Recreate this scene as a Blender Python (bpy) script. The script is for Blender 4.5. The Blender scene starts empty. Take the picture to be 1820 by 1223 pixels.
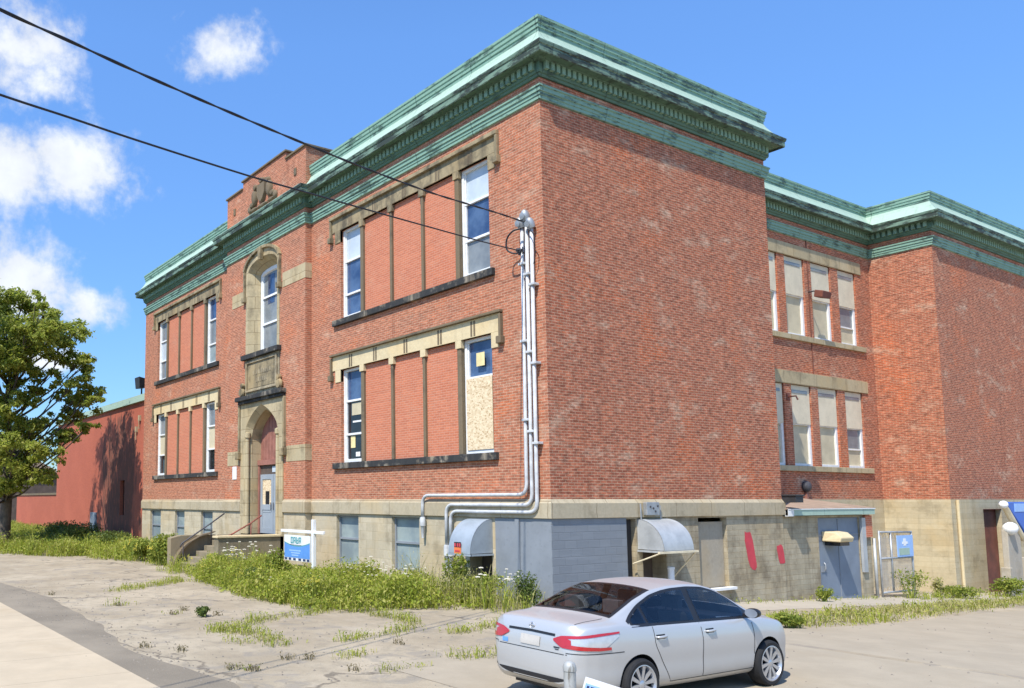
import bpy, bmesh, math, random
import numpy as np
from math import sin, cos, pi, sqrt, radians, atan2, hypot
from mathutils import Vector, Matrix, noise as mnoise
from mathutils.bvhtree import BVHTree
random.seed(11)
rng = np.random.default_rng(5)
scene = bpy.context.scene
COL = scene.collection

# ------------------------------------------------------------------ mesh helper
class MB:
    def __init__(s): s.v = []; s.f = []; s.m = []
    def pts(s, L):
        n = len(s.v); s.v.extend([tuple(p) for p in L]); return list(range(n, n + len(L)))
    def face(s, idx, m=0): s.f.append(tuple(idx)); s.m.append(m)
    def poly(s, L, m=0): s.face(s.pts(L), m); return s
    def box(s, x0, x1, y0, y1, z0, z1, m=0, T=None):
        P = [(x0,y0,z0),(x1,y0,z0),(x1,y1,z0),(x0,y1,z0),(x0,y0,z1),(x1,y0,z1),(x1,y1,z1),(x0,y1,z1)]
        if T: P = [T(*p) for p in P]
        i = s.pts(P)
        for q in ((0,3,2,1),(4,5,6,7),(0,1,5,4),(1,2,6,5),(2,3,7,6),(3,0,4,7)): s.face([i[k] for k in q], m)
        return s
    def prism(s, A, B, m=0, caps=True):
        """A, B: matching outlines"""
        a = s.pts(A); b = s.pts(B); n = len(a)
        for k in range(n): s.face([a[k], a[(k+1)%n], b[(k+1)%n], b[k]], m)
        if caps: s.face(a[::-1], m); s.face(b, m)
        return s
    def strip(s, A, B, m=0):
        a = s.pts(A); b = s.pts(B)
        for k in range(len(a)-1): s.face([a[k], a[k+1], b[k+1], b[k]], m)
        return s
    def loft(s, rings, closed=True, caps=False, m=0):
        R = [s.pts(r) for r in rings]
        n = len(R[0])
        for a, b in zip(R, R[1:]):
            for k in range(n if closed else n-1): s.face([a[k], a[(k+1)%n], b[(k+1)%n], b[k]], m)
        if caps: s.face(R[0][::-1], m); s.face(R[-1], m)
        return s
    def tube(s, P, r, n=8, m=0, caps=True):
        P = [Vector(p) for p in P]; rings = []
        up = Vector((0,0,1)); prev = None
        for i, p in enumerate(P):
            d = (P[min(i+1,len(P)-1)] - P[max(i-1,0)]).normalized()
            if prev is None:
                a = d.cross(up)
                if a.length < .05: a = d.cross(Vector((1,0,0)))
            else: a = prev - d*prev.dot(d)
            a.normalize(); prev = a; b = d.cross(a)
            rr = r[i] if isinstance(r,(list,tuple)) else r
            rings.append([p + (a*cos(2*pi*k/n) + b*sin(2*pi*k/n))*rr for k in range(n)])
        return s.loft(rings, True, caps, m)
    def lathe(s, prof, c, axis=(0,0,1), n=24, m=0, caps=True):
        ax = Vector(axis).normalized(); a = ax.orthogonal().normalized(); b = ax.cross(a); c = Vector(c)
        rings = [[c + ax*h + (a*cos(2*pi*k/n)+b*sin(2*pi*k/n))*max(r,1e-4) for k in range(n)] for r, h in prof]
        return s.loft(rings, True, caps, m)
    def build(s, name, mats, parent=None, smooth=False, bevel=0, weld=False, label=None):
        me = bpy.data.meshes.new(name); me.from_pydata(s.v, [], s.f)
        mats = mats if isinstance(mats,(list,tuple)) else [mats]
        for k in mats: me.materials.append(k)
        if len(mats) > 1: me.polygons.foreach_set('material_index', s.m)
        bm = bmesh.new(); bm.from_mesh(me)
        if weld: bmesh.ops.remove_doubles(bm, verts=bm.verts, dist=1e-4)
        bmesh.ops.recalc_face_normals(bm, faces=bm.faces); bm.to_mesh(me); bm.free()
        if smooth:
            me.polygons.foreach_set('use_smooth', [True]*len(me.polygons))
            if smooth != True: me.set_sharp_from_angle(angle=radians(smooth))
        me.update()
        o = bpy.data.objects.new(name, me); COL.objects.link(o)
        if bevel:
            b = o.modifiers.new('bevel','BEVEL'); b.width = bevel; b.segments = 2; b.limit_method = 'ANGLE'; b.angle_limit = radians(40)
        if parent: attach(o, parent)
        if label: o['label'] = label
        return o

def attach(o, parent):
    """parent while keeping the mesh in world coordinates"""
    o.parent = parent
    bpy_m = world_of(parent)
    o.matrix_parent_inverse = bpy_m.inverted()
def world_of(o):
    m = o.matrix_basis.copy()
    if o.parent: m = world_of(o.parent) @ o.matrix_parent_inverse @ m
    return m
def empty(name, loc, rz=0):
    o = bpy.data.objects.new(name, None); COL.objects.link(o); o.location = loc; o.rotation_euler = (0,0,rz); o.empty_display_size = .3
    return o
def tag(o, label, cat, group=None, kind=None):
    o['label'] = label; o['category'] = cat
    if group: o['group'] = group
    if kind: o['kind'] = kind
    return o
def structure(o): o['kind'] = 'structure'; return o
def copy_tree(o, parent=None):
    c = o.copy(); COL.objects.link(c)
    if parent: c.parent = parent
    for ch in [x for x in o.children]: copy_tree(ch, c)
    return c

# ------------------------------------------------------------------ node helper
class NT:
    def __init__(s, name):
        s.mat = bpy.data.materials.new(name); s.mat.use_nodes = True
        s.t = s.mat.node_tree; s.n = s.t.nodes; s.l = s.t.links
        s.n.clear(); s.out = s.n.new('ShaderNodeOutputMaterial')
    def node(s, typ, **kw):
        n = s.n.new(typ)
        for k, v in kw.items():
            if k.startswith('i_'):
                key = k[2:].replace('_',' ')
                s.set(n.inputs[key], v)
            else: setattr(n, k, v)
        return n
    def set(s, sock, v):
        if hasattr(v, 'links') or isinstance(v, bpy.types.NodeSocket): s.l.new(v, sock)
        elif isinstance(v,(tuple,list)) and len(v)==3 and sock.type=='RGBA': sock.default_value = (*v,1)
        else: sock.default_value = v
    def math(s, op, a, b=None, c=None, clamp=False):
        n = s.n.new('ShaderNodeMath'); n.operation = op; n.use_clamp = clamp
        s.set(n.inputs[0], a)
        if b is not None: s.set(n.inputs[1], b)
        if c is not None: s.set(n.inputs[2], c)
        return n.outputs[0]
    def mix(s, f, a, b, mode='MIX'):
        n = s.n.new('ShaderNodeMix'); n.data_type = 'RGBA'; n.blend_type = mode; n.clamp_factor = True
        s.set(n.inputs[0], f); s.set(n.inputs[6], a); s.set(n.inputs[7], b); return n.outputs[2]
    def obj(s): return s.node('ShaderNodeTexCoord').outputs['Object']
    def map(s, vec, scale=(1,1,1), loc=(0,0,0)):
        n = s.node('ShaderNodeMapping'); s.l.new(vec, n.inputs[0]); n.inputs['Scale'].default_value = scale; n.inputs['Location'].default_value = loc
        return n.outputs[0]
    def noise(s, vec, scale, detail=4, rough=.55, dist=0):
        n = s.node('ShaderNodeTexNoise'); s.l.new(vec, n.inputs['Vector'])
        n.inputs['Scale'].default_value = scale; n.inputs['Detail'].default_value = detail; n.inputs['Roughness'].default_value = rough; n.inputs['Distortion'].default_value = dist
        return n.outputs[0]
    def step(s, x, a, b):
        n = s.node('ShaderNodeMapRange', interpolation_type='SMOOTHSTEP'); s.l.new(x, n.inputs[0])
        n.inputs[1].default_value = a; n.inputs[2].default_value = b; return n.outputs[0]
    def bsdf(s, color, rough=.7, metallic=0, spec=.4, bump=None, bstr=.3, bdist=.01, coat=0):
        p = s.node('ShaderNodeBsdfPrincipled')
        s.set(p.inputs['Base Color'], color); s.set(p.inputs['Roughness'], rough); s.set(p.inputs['Metallic'], metallic)
        p.inputs['Specular IOR Level'].default_value = spec
        if coat: p.inputs['Coat Weight'].default_value = coat; p.inputs['Coat Roughness'].default_value = .05
        if bump is not None:
            b = s.node('ShaderNodeBump'); b.inputs['Strength'].default_value = bstr; b.inputs['Distance'].default_value = bdist
            s.l.new(bump, b.inputs['Height']); s.l.new(b.outputs[0], p.inputs['Normal'])
        s.l.new(p.outputs[0], s.out.inputs[0]); s.p = p
        return s.mat

def plain(name, c, rough=.6, var=.18, scale=6, metallic=0, spec=.4, bstr=.15, dark=None, coat=0):
    """painted / cast surface with a little grime and unevenness"""
    t = NT(name); o = t.obj()
    n1 = t.noise(o, scale, 5, .6); n2 = t.noise(o, scale*7, 3)
    a = tuple(x*(1-var) for x in c); b = tuple(min(1,x*(1+var)) for x in c)
    col = t.mix(t.step(n1,.3,.7), a, b)
    col = t.mix(t.math('MULTIPLY', t.step(n2,.55,.8), .35), col, tuple(x*.6 for x in c) if dark is None else dark)
    r = t.math('ADD', t.math('MULTIPLY', n1, .2), rough-.1)
    return t.bsdf(col, r, metallic, spec, n2, bstr, .005, coat)

def wall_uv(t):
    """horizontal run and height on any axis-aligned wall"""
    tc = t.node('ShaderNodeTexCoord'); pos = t.node('ShaderNodeSeparateXYZ'); t.l.new(tc.outputs['Object'], pos.inputs[0])
    nor = t.node('ShaderNodeSeparateXYZ'); t.l.new(t.node('ShaderNodeNewGeometry').outputs['True Normal'], nor.inputs[0])
    side = t.math('GREATER_THAN', t.math('ABSOLUTE', nor.outputs[0]), .5)
    flat = t.math('GREATER_THAN', t.math('ABSOLUTE', nor.outputs[2]), .5)
    u = t.math('ADD', t.math('MULTIPLY', pos.outputs[0], t.math('SUBTRACT', 1, side)), t.math('MULTIPLY', pos.outputs[1], side))
    v = t.math('ADD', t.math('MULTIPLY', pos.outputs[2], t.math('SUBTRACT', 1, flat)), t.math('MULTIPLY', pos.outputs[1], flat))
    cmb = t.node('ShaderNodeCombineXYZ'); t.l.new(u, cmb.inputs[0]); t.l.new(v, cmb.inputs[1]); t.l.new(side, cmb.inputs[2])
    return cmb.outputs[0], tc.outputs['Object'], pos, u, v

def brick_mat(name, c1, c2, mortar, w=.215, h=.072, pits=1.0, patch=1.0, pale=1.0):
    t = NT(name); uv, ob, pos, u, v = wall_uv(t)
    b = t.node('ShaderNodeTexBrick'); t.l.new(uv, b.inputs['Vector'])
    b.offset = .5; b.squash = 1
    n1 = t.noise(ob, .42, 6, .66); n2 = t.noise(t.map(ob,(1,1,1.7)), 1.5, 6, .68); n3 = t.noise(uv, 9, 4, .7)
    n4 = t.noise(t.map(ob,(1,1,2.2),(7,3,1)), .7, 7, .72); rows = t.noise(t.map(uv,(.35,9,1)), 1.0, 4, .65)
    red = t.math('MULTIPLY', t.step(n1,.5,.66), .75*patch); dull = t.math('MULTIPLY', t.step(n2,.46,.72), .7*patch)
    lime = t.math('MULTIPLY', t.step(n4,.52,.72), .75*pale); dk = t.math('MULTIPLY', t.step(rows,.5,.72), .4)
    def tone(c):
        k = t.mix(red, c, tuple(x*y for x,y in zip(c1,(1.1,.86,.66))))
        k = t.mix(dull, k, tuple(x*y for x,y in zip(c2,(.86,1.0,1.08))))
        k = t.mix(dk, k, tuple(x*.7 for x in c2))
        return t.mix(lime, k, (.55,.35,.23))
    t.set(b.inputs['Color1'], tone(c1)); t.set(b.inputs['Color2'], tone(c2)); t.set(b.inputs['Mortar'], t.mix(lime, mortar, (.62,.46,.33)))
    b.inputs['Scale'].default_value = 1; b.inputs['Mortar Size'].default_value = .0085; b.inputs['Mortar Smooth'].default_value = .25
    b.inputs['Bias'].default_value = -.05; b.inputs['Brick Width'].default_value = w; b.inputs['Row Height'].default_value = h
    # every brick fired a little differently, soot in the worst of them
    n5 = t.noise(t.map(uv,(4.6,13.9,1)), 1.0, 2, .5)
    k = t.node('ShaderNodeMapRange'); t.l.new(n5, k.inputs[0]); k.inputs[1].default_value = .3; k.inputs[2].default_value = .7; k.inputs[3].default_value = 1-.42*pits; k.inputs[4].default_value = 1+.30*pits
    g = t.node('ShaderNodeCombineXYZ')
    for i in range(3): t.l.new(k.outputs[0], g.inputs[i])
    col = t.mix(1.0, b.outputs[0], g.outputs[0], 'MULTIPLY')
    pit = t.math('MULTIPLY', t.step(n3,.64,.71), .75*pits)
    col = t.mix(pit, col, tuple(x*.36 for x in c2))
    # rain streaks and soot hanging below ledges, long and faint
    st = t.noise(t.map(uv,(1.7,.10,1)), 1.0, 5, .65)
    col = t.mix(t.math('MULTIPLY', t.step(st,.55,.75), .28*patch), col, tuple(x*.55 for x in c2))
    hgt = t.math('SUBTRACT', t.math('SUBTRACT', 1, b.outputs['Fac']), t.math('MULTIPLY', pit, .8))
    return t.bsdf(col, .88, 0, .2, hgt, .55, .008)

def stone_mat(name, c, soot=(.05,.045,.035), amount=.6, joints=None, streak=True, thr=(.5,.72)):
    t = NT(name); uv, ob, pos, u, v = wall_uv(t)
    n1 = t.noise(ob, 1.3, 6, .65); n2 = t.noise(ob, 11, 4, .6)
    col = t.mix(n2, tuple(x*.82 for x in c), tuple(min(1,x*1.14) for x in c))
    col = t.mix(t.math('MULTIPLY', t.step(t.noise(t.map(ob,(1,1,1),(3,9,4)),.6,4,.6),.45,.7),.5), col, tuple(x*y for x,y in zip(c,(1.04,.9,.68))))
    if streak:
        st = t.noise(t.map(uv,(2.6,.22,1)), 1.6, 5, .65)
        col = t.mix(t.math('MULTIPLY', t.step(st,thr[0],thr[1]+.06), amount*.8), col, soot)
    col = t.mix(t.math('MULTIPLY', t.step(n1,thr[0],thr[1]), amount), col, soot)
    hgt = n2
    if joints:
        wob = t.node('ShaderNodeVectorMath', operation='MULTIPLY_ADD'); t.l.new(t.node('ShaderNodeTexNoise', i_Scale=2.2, i_Detail=3).outputs[1], wob.inputs[0]); wob.inputs[1].default_value = (.07,.07,0); t.l.new(uv, wob.inputs[2])
        b = t.node('ShaderNodeTexBrick'); t.l.new(wob.outputs[0], b.inputs['Vector'])
        b.inputs['Scale'].default_value = 1; b.inputs['Mortar Size'].default_value = joints[2]; b.inputs['Brick Width'].default_value = joints[0]; b.inputs['Row Height'].default_value = joints[1]
        b.inputs['Mortar Smooth'].default_value = .4
        t.set(b.inputs['Color1'], (1,1,1)); t.set(b.inputs['Color2'], (.84,.83,.81)); t.set(b.inputs['Mortar'], joints[3] if len(joints)>3 else (.55,.5,.45))
        col = t.mix(1.0, col, b.outputs[0], 'MULTIPLY')
        hgt = t.math('SUBTRACT', n2, b.outputs['Fac'])
    return t.bsdf(col, .86, 0, .25, hgt, .4, .012)

def copper_mat(name, c, dark, amount, thr=(.5,.64)):
    t = NT(name); uv, ob, pos, u, v = wall_uv(t)
    n1 = t.noise(t.map(uv,(1.1,3.2,1)), 1.0, 6, .68); n2 = t.noise(ob, 9, 4, .6)
    col = t.mix(n2, tuple(x*.85 for x in c), tuple(min(1,x*1.12) for x in c))
    run = t.noise(t.map(uv,(5,.6,1)), 1.0, 4, .6)
    col = t.mix(t.math('MULTIPLY', t.step(run,.5,.75), .35), col, tuple(x*.6 for x in c))
    col = t.mix(t.math('MULTIPLY', t.step(n1,*thr), amount), col, dark)
    # sheet seams
    sx = t.math('LESS_THAN', t.math('FRACT', t.math('MULTIPLY', u, .41)), .012)
    col = t.mix(t.math('MULTIPLY', sx, .6), col, dark)
    return t.bsdf(col, .6, .0, .3, n2, .2, .006)

def leaf_mat(name, cols, trans=.35):
    t = NT(name)
    g = t.node('ShaderNodeNewGeometry'); r = t.node('ShaderNodeValToRGB')
    t.l.new(g.outputs['Random Per Island'], r.inputs[0])
    el = r.color_ramp.elements
    while len(el) < len(cols): el.new(.5)
    for i, c in enumerate(cols): el[i].position = i/(len(cols)-1); el[i].color = (*c,1)
    ob = t.obj(); n = t.noise(ob, 1.1, 3, .6)
    col = t.mix(t.math('MULTIPLY', t.step(n,.4,.7), .45), r.outputs[0], tuple(cols[0]))
    p = t.node('ShaderNodeBsdfPrincipled'); t.l.new(col, p.inputs['Base Color']); p.inputs['Roughness'].default_value = .55; p.inputs['Specular IOR Level'].default_value = .25
    tr = t.node('ShaderNodeBsdfTranslucent'); t.l.new(t.mix(.5, col, (.35,.42,.06)), tr.inputs[0])
    mx = t.node('ShaderNodeMixShader'); mx.inputs[0].default_value = trans
    t.l.new(p.outputs[0], mx.inputs[1]); t.l.new(tr.outputs[0], mx.inputs[2]); t.l.new(mx.outputs[0], t.out.inputs[0])
    return t.mat

def glass_mat(name, c=(.012,.02,.035), rough=.04, spec=.5, var=0, noise_c=None):
    t = NT(name); o = t.obj(); n = t.noise(o, 1.4, 3, .6)
    col = t.mix(t.step(n,.35,.7), c, noise_c or tuple(x*1.8 for x in c))
    return t.bsdf(col, rough, 0, spec, t.noise(o,.9,1), .03, .02)
SUN_E, SKY_S, EXPO, CLOUD = 4.0, .15, .55, .82
SKY_TINT = (.73,1.02,1.33)
# ------------------------------------------------------------------ materials
K = {}
K['brick'] = brick_mat('weathered_brick', (.495,.180,.096), (.375,.130,.072), (.53,.33,.215), pits=.72, patch=1.2, pale=.8)
K['brick_side'] = brick_mat('old_side_brick', (.48,.156,.080), (.355,.108,.060), (.51,.31,.20), pits=1.0, patch=1.35, pale=1.1)
K['brick_new'] = brick_mat('infill_brick', (.585,.20,.105), (.50,.16,.085), (.60,.30,.20), pits=.15, patch=.3, pale=.25)
K['buff'] = stone_mat('buff_sandstone', (.50,.41,.25), amount=.45, joints=(1.15,.5,.012))
K['buff_clean'] = stone_mat('pale_sandstone', (.66,.535,.32), amount=.2, soot=(.16,.12,.07))
K['soot'] = stone_mat('sooty_sandstone', (.36,.285,.165), amount=.72, thr=(.44,.66))
K['brown_stone'] = stone_mat('brown_stone', (.19,.145,.09), amount=.55)
K['sill'] = stone_mat('weathered_sill', (.29,.25,.19), soot=(.035,.036,.036), amount=.95, thr=(.4,.5))
K['table'] = stone_mat('stone_band', (.48,.405,.275), soot=(.19,.15,.09), amount=.5, joints=(1.6,2.0,.012))
K['found'] = stone_mat('painted_stone_base', (.55,.47,.33), soot=(.24,.19,.12), amount=.5, joints=(.62,.27,.010,(.88,.85,.8)))
K['found_side'] = stone_mat('rubble_stone_base', (.46,.395,.275), soot=(.20,.16,.105), amount=.75, joints=(.62,.16,.011,(.82,.78,.72)), thr=(.45,.68))
K['found_side2'] = stone_mat('board_marked_base', (.56,.475,.31), soot=(.25,.2,.12), amount=.55, joints=(4.5,.21,.007,(.84,.8,.74)))
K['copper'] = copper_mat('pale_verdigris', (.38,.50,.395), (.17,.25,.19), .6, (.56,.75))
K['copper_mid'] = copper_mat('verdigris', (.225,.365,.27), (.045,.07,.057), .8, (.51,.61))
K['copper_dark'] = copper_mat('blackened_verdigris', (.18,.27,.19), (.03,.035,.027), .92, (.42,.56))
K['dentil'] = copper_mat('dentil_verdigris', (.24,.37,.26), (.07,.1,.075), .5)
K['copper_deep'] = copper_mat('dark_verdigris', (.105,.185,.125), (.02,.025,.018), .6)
K['white'] = plain('white_window_paint', (.78,.77,.73), .5, .07, 5)
K['white_clean'] = plain('white_paint', (.82,.82,.8), .45, .05, 5)
K['glass'] = glass_mat('blue_dark_glass', (.028,.058,.135), .03, .6, noise_c=(.085,.14,.24))
K['glass_grey'] = glass_mat('grey_dusty_glass', (.17,.19,.2), .15, .4, noise_c=(.26,.28,.28))
K['glass_pale'] = glass_mat('drawn_blind_behind_glass', (.47,.53,.56), .12, .5, noise_c=(.55,.61,.65))
K['glass_dark'] = glass_mat('dark_glass', (.012,.014,.018), .05, .5)
K['milky'] = glass_mat('milky_panel', (.20,.245,.26), .3, .4, noise_c=(.31,.36,.34))
K['cream'] = plain('cream_panel', (.66,.575,.41), .75, .08, 2)
K['blind'] = plain('tan_blind', (.54,.465,.31), .8, .1, 2)
K['paper'] = plain('yellow_paper', (.75,.62,.30), .8, .1, 4)
K['paper_white'] = plain('white_notice_paper', (.8,.8,.78), .8, .05, 4)
def osb():
    t = NT('strand_board'); uv, ob, pos, u, v = wall_uv(t)
    vo = t.node('ShaderNodeTexVoronoi'); t.l.new(t.map(uv,(14,22,1)), vo.inputs['Vector']); vo.inputs['Scale'].default_value = 1.3
    g = t.node('ShaderNodeSeparateColor'); t.l.new(vo.outputs['Color'], g.inputs[0])
    col = t.mix(g.outputs[0], (.62,.47,.28), (.80,.65,.43))
    col = t.mix(t.step(g.outputs[1],.8,.95), col, (.48,.33,.18))
    return t.bsdf(col, .75, 0, .3, g.outputs[0], .2, .004)
K['osb'] = osb()
K['grey_paint'] = plain('blue_grey_paint', (.235,.252,.268), .6, .08, 1.4)
def grey_block():
    t = NT('blue_grey_painted_block'); uv, ob, pos, u, v = wall_uv(t)
    b = t.node('ShaderNodeTexBrick'); t.l.new(uv, b.inputs['Vector'])
    b.inputs['Scale'].default_value = 1; b.inputs['Brick Width'].default_value = .42; b.inputs['Row Height'].default_value = .2; b.inputs['Mortar Size'].default_value = .012; b.inputs['Mortar Smooth'].default_value = .6
    t.set(b.inputs['Color1'], (.20,.217,.232)); t.set(b.inputs['Color2'], (.222,.24,.255)); t.set(b.inputs['Mortar'], (.188,.204,.218))
    n = t.noise(t.map(uv,(.6,5,1)), 1.5, 5, .6)
    col = t.mix(t.math('MULTIPLY', t.step(n,.45,.75), .4), b.outputs[0], (.27,.29,.31))
    return t.bsdf(col, .62, 0, .35, t.math('SUBTRACT', n, b.outputs['Fac']), .4, .01)
K['grey_block'] = grey_block()
K['grey_door'] = plain('slate_grey_paint', (.19,.225,.27), .55, .1, 1.6)
K['door_blue'] = plain('grey_blue_door_paint', (.31,.345,.37), .5, .08, 2)
K['maroon'] = plain('faded_maroon_paint', (.30,.13,.095), .7, .2, 3)
K['rust'] = plain('rust_brown_paint', (.175,.06,.04), .7, .25, 2, dark=(.3,.13,.08))
K['dark'] = plain('dark_recess', (.035,.032,.03), .9, .2, 3)
K['darkbrown'] = plain('dark_brown_board', (.11,.08,.06), .85, .2, 2)
K['panel_stone'] = stone_mat('rendered_panel', (.38,.33,.25), amount=.4, soot=(.16,.14,.1))
K['red_paint'] = plain('red_cover_paint', (.56,.055,.07), .7, .08, 4)
K['galv'] = plain('galvanised_steel', (.40,.41,.41), .5, .14, 5, metallic=.55)
K['galv_dull'] = plain('dull_galvanised_sheet', (.46,.47,.46), .5, .14, 2, metallic=.3)
K['hood_grey'] = plain('grey_painted_sheet', (.33,.37,.40), .5, .1, 2, metallic=.2)
K['pipe'] = plain('grey_white_conduit', (.52,.52,.51), .65, .16, 5, metallic=.0, dark=(.38,.35,.31))
K['black'] = plain('black_plastic', (.03,.03,.032), .55, .2, 6)
K['cable'] = plain('black_cable', (.022,.022,.026), .6, .2, 3)
K['iron'] = plain('dark_painted_iron', (.07,.065,.07), .6, .2, 6)
K['iron_red'] = plain('rust_red_iron', (.26,.085,.06), .7, .25, 6)
K['shingle'] = plain('tan_felt_roof', (.34,.24,.17), .9, .15, 2)
K['roof_felt'] = plain('grey_roof_felt', (.18,.175,.165), .95, .15, .6)
K['soot_light'] = stone_mat('worn_tablet_stone', (.42,.345,.22), amount=.6, thr=(.42,.66))
K['conc'] = stone_mat('old_concrete', (.27,.222,.145), soot=(.10,.08,.045), amount=.6)
K['red_annex'] = None
K['orange'] = plain('orange_sticker', (.75,.2,.06), .6, .05, 8)
K['teal'] = plain('teal_print', (.10,.32,.33), .6, .08, 9)
K['navy'] = plain('navy_print', (.03,.05,.13), .6, .08, 9)
K['signblue'] = plain('blue_print', (.12,.30,.66), .5, .06, 3)
K['signblue_lt'] = plain('light_blue_print', (.32,.50,.80), .5, .06, 3)
K['royal'] = plain('royal_blue_panel', (.035,.13,.52), .35, .06, 2)
K['wood_post'] = stone_mat('grey_weathered_wood', (.44,.39,.31), amount=.4, soot=(.2,.17,.12))
K['ivory'] = plain('ivory_rim', (.72,.62,.42), .6, .12, 4)
K['leaf_tree'] = leaf_mat('tree_leaves', [(.17,.21,.032),(.28,.32,.05),(.42,.43,.08),(.58,.55,.16)], .55)
K['leaf_bush'] = leaf_mat('bush_leaves', [(.12,.17,.03),(.21,.27,.04),(.32,.35,.055),(.46,.44,.09)], .4)
K['leaf_dark'] = leaf_mat('shrub_leaves', [(.05,.08,.02),(.09,.13,.03),(.16,.2,.045)], .3)
K['weed'] = leaf_mat('weed_blades', [(.20,.26,.03),(.30,.36,.04),(.40,.42,.05),(.50,.45,.14),(.36,.38,.05)], .42)
K['straw'] = leaf_mat('dry_weed_blades', [(.30,.30,.07),(.44,.39,.16),(.55,.46,.25),(.33,.33,.08)], .35)
K['flower'] = plain('white_flower_head', (.72,.66,.52), .8, .1, 12)
K['goldflower'] = plain('yellow_flower_head', (.62,.52,.07), .8, .15, 12)
K['stem'] = plain('green_stem', (.22,.27,.05), .7, .2, 6)
K['bark'] = plain('grey_brown_bark', (.10,.08,.06), .9, .35, 3, bstr=.6)
# ------------------------------------------------------------------ school building
XL, W, XR, W2, XQ, YB = -28.73, 10.07, -2.71, 22.5, -.37, 46.0   # plan dimensions
ZT, ZW, ZF = 12.775, 2.605, 2.14                                  # brick top, stone band top / bottom
PX0, PX1, PY, XC = -17.84, -11.165, -.27, -14.5                   # entrance bay
def front(y0):
    return lambda u, d, z: (u, y0 + d, z)
def east(x0):
    return lambda u, d, z: (x0 - d, u, z)
def wall_cells(mb, T, u0, u1, z0, z1, holes=(), m=0, reveal=None):
    us = sorted({u0,u1,*[min(max(h[k],u0),u1) for h in holes for k in (0,1)]}); zs = sorted({z0,z1,*[min(max(h[k],z0),z1) for h in holes for k in (2,3)]})
    for a,b in zip(us,us[1:]):
        for c,d in zip(zs,zs[1:]):
            uc, zc = (a+b)/2, (c+d)/2
            if any(h[0]<uc<h[1] and h[2]<zc<h[3] for h in holes): continue
            mb.poly([T(a,0,c),T(b,0,c),T(b,0,d),T(a,0,d)], m)
    for h in holes:
        a,b,c,d,dep = h[:5]; k = m if reveal is None else reveal
        if dep <= 0: continue
        mb.poly([T(a,0,c),T(a,dep,c),T(a,dep,d),T(a,0,d)], k); mb.poly([T(b,0,c),T(b,dep,c),T(b,dep,d),T(b,0,d)], k)
        mb.poly([T(a,0,c),T(b,0,c),T(b,dep,c),T(a,dep,c)], k); mb.poly([T(a,0,d),T(b,0,d),T(b,dep,d),T(a,dep,d)], k)

B = tag(empty('school_building', (0,0,0)), 'large two storey red brick school with green copper cornice and boarded windows', 'building')

# ---- window bay dimensions of one wing (distance from the outer corner)
MUL = [-1.90,-3.21,-4.78,-6.35,-7.96,-9.23]
ROWS = [(3.85,7.05,7.50,7.62), (8.80,11.97,12.42,12.54)]          # sill, head, lintel top, drip top
def mirror(x): return XL - x

# ---- brick walls
fr = MB(); T0 = front(0)
wing_holes = [(-9.23,-1.90,ROWS[0][0],ROWS[0][1],.30),(-9.23,-1.90,ROWS[1][0],ROWS[1][1],.30)]
wall_cells(fr, T0, PX1, 0, ZW, ZT+.8, wing_holes)
fr.build('front_wall', K['brick'], B); fr = MB()
wall_cells(fr, T0, XL, PX0, ZW, ZT+.8, [(mirror(h[1]),mirror(h[0]),*h[2:]) for h in wing_holes])
fr.build('front_wall', K['brick'], B)
pv = MB(); TP = front(PY)
WS, WSP, WAP, WHW = 8.50, 12.05, 12.66, 1.42                        # arched window: sill, spring, apex, half width of the stone
DZ0, DZ1, DHW = 1.25, 6.74, 1.77                                    # doorcase
wall_cells(pv, TP, PX0, PX1, ZW, ZT+.8, [(XC-WHW,XC+WHW,WS,12.72,0),(XC-DHW,XC+DHW,ZW,DZ1,0),(XC-1.45,XC+1.45,6.74,8.5,0)])
for x in (PX0, PX1): pv.poly([(x,PY,ZW),(x,0,ZW),(x,0,ZT+.8),(x,PY,ZT+.8)])
def arch(hw, spring, apex, n=14, e=.6, pointed=False):
    out = []
    for k in range(n+1):
        t = -1 + 2*k/n
        f = (1-abs(t))**.5 if pointed else max(0,1-t*t)**e
        if pointed: f = .35*(1-abs(t)) + .65*sqrt(max(0,1-t*t))
        out.append((XC+hw*t, spring+(apex-spring)*f))
    return out
out_arch = arch(WHW, WSP, WAP)
pv.strip([(x,PY,z) for x,z in out_arch], [(x,PY,12.72) for x,z in out_arch])
pv.build('entrance_bay_wall', K['brick'], B)
sd = MB(); wall_cells(sd, east(0), 0, W, ZW, ZT+.8); sd.poly([(0,W,ZF),(XR,W,ZF),(XR,W,ZT+.8),(0,W,ZT+.8)])
sd.build('side_wall', K['brick_side'], B)
RB = [(13.15,14.45),(14.12,15.52),(16.0,17.38),(17.88,19.36),(19.92,21.3)]
RB = [(12.15,13.55),(14.1,15.5),(16.0,17.38),(17.88,19.34),(19.92,21.3)]
RROW = [(3.87,6.95),(8.87,11.95)]
rc = MB(); wall_cells(rc, east(XR), W, W2, 2.62, ZT+.8, [(a,b,c,d,.16) for a,b in RB for c,d in RROW])
rc.build('recess_wall', K['brick_side'], B)
MB().poly([(XR,W,-3),(XR,W2,-3),(XR,W2,2.62),(XR,W,2.62)]).build('recess_base', K['found_side2'], B)
wg = MB(); wall_cells(wg, east(XQ), W2, YB, 2.62, ZT+.8); wg.poly([(XR,W2,2.62),(XQ,W2,2.62),(XQ,W2,ZT+.8),(XR,W2,ZT+.8)])
wg.build('far_wing_wall', K['brick_side'], B)
bk = MB(); bk.poly([(XL,0,-2),(XL,YB,-2),(XL,YB,ZT+.8),(XL,0,ZT+.8)]); bk.poly([(XL,YB,-2),(XQ,YB,-2),(XQ,YB,ZT+.8),(XL,YB,ZT+.8)])
bk.build('rear_wall', K['brick'], B)
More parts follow.
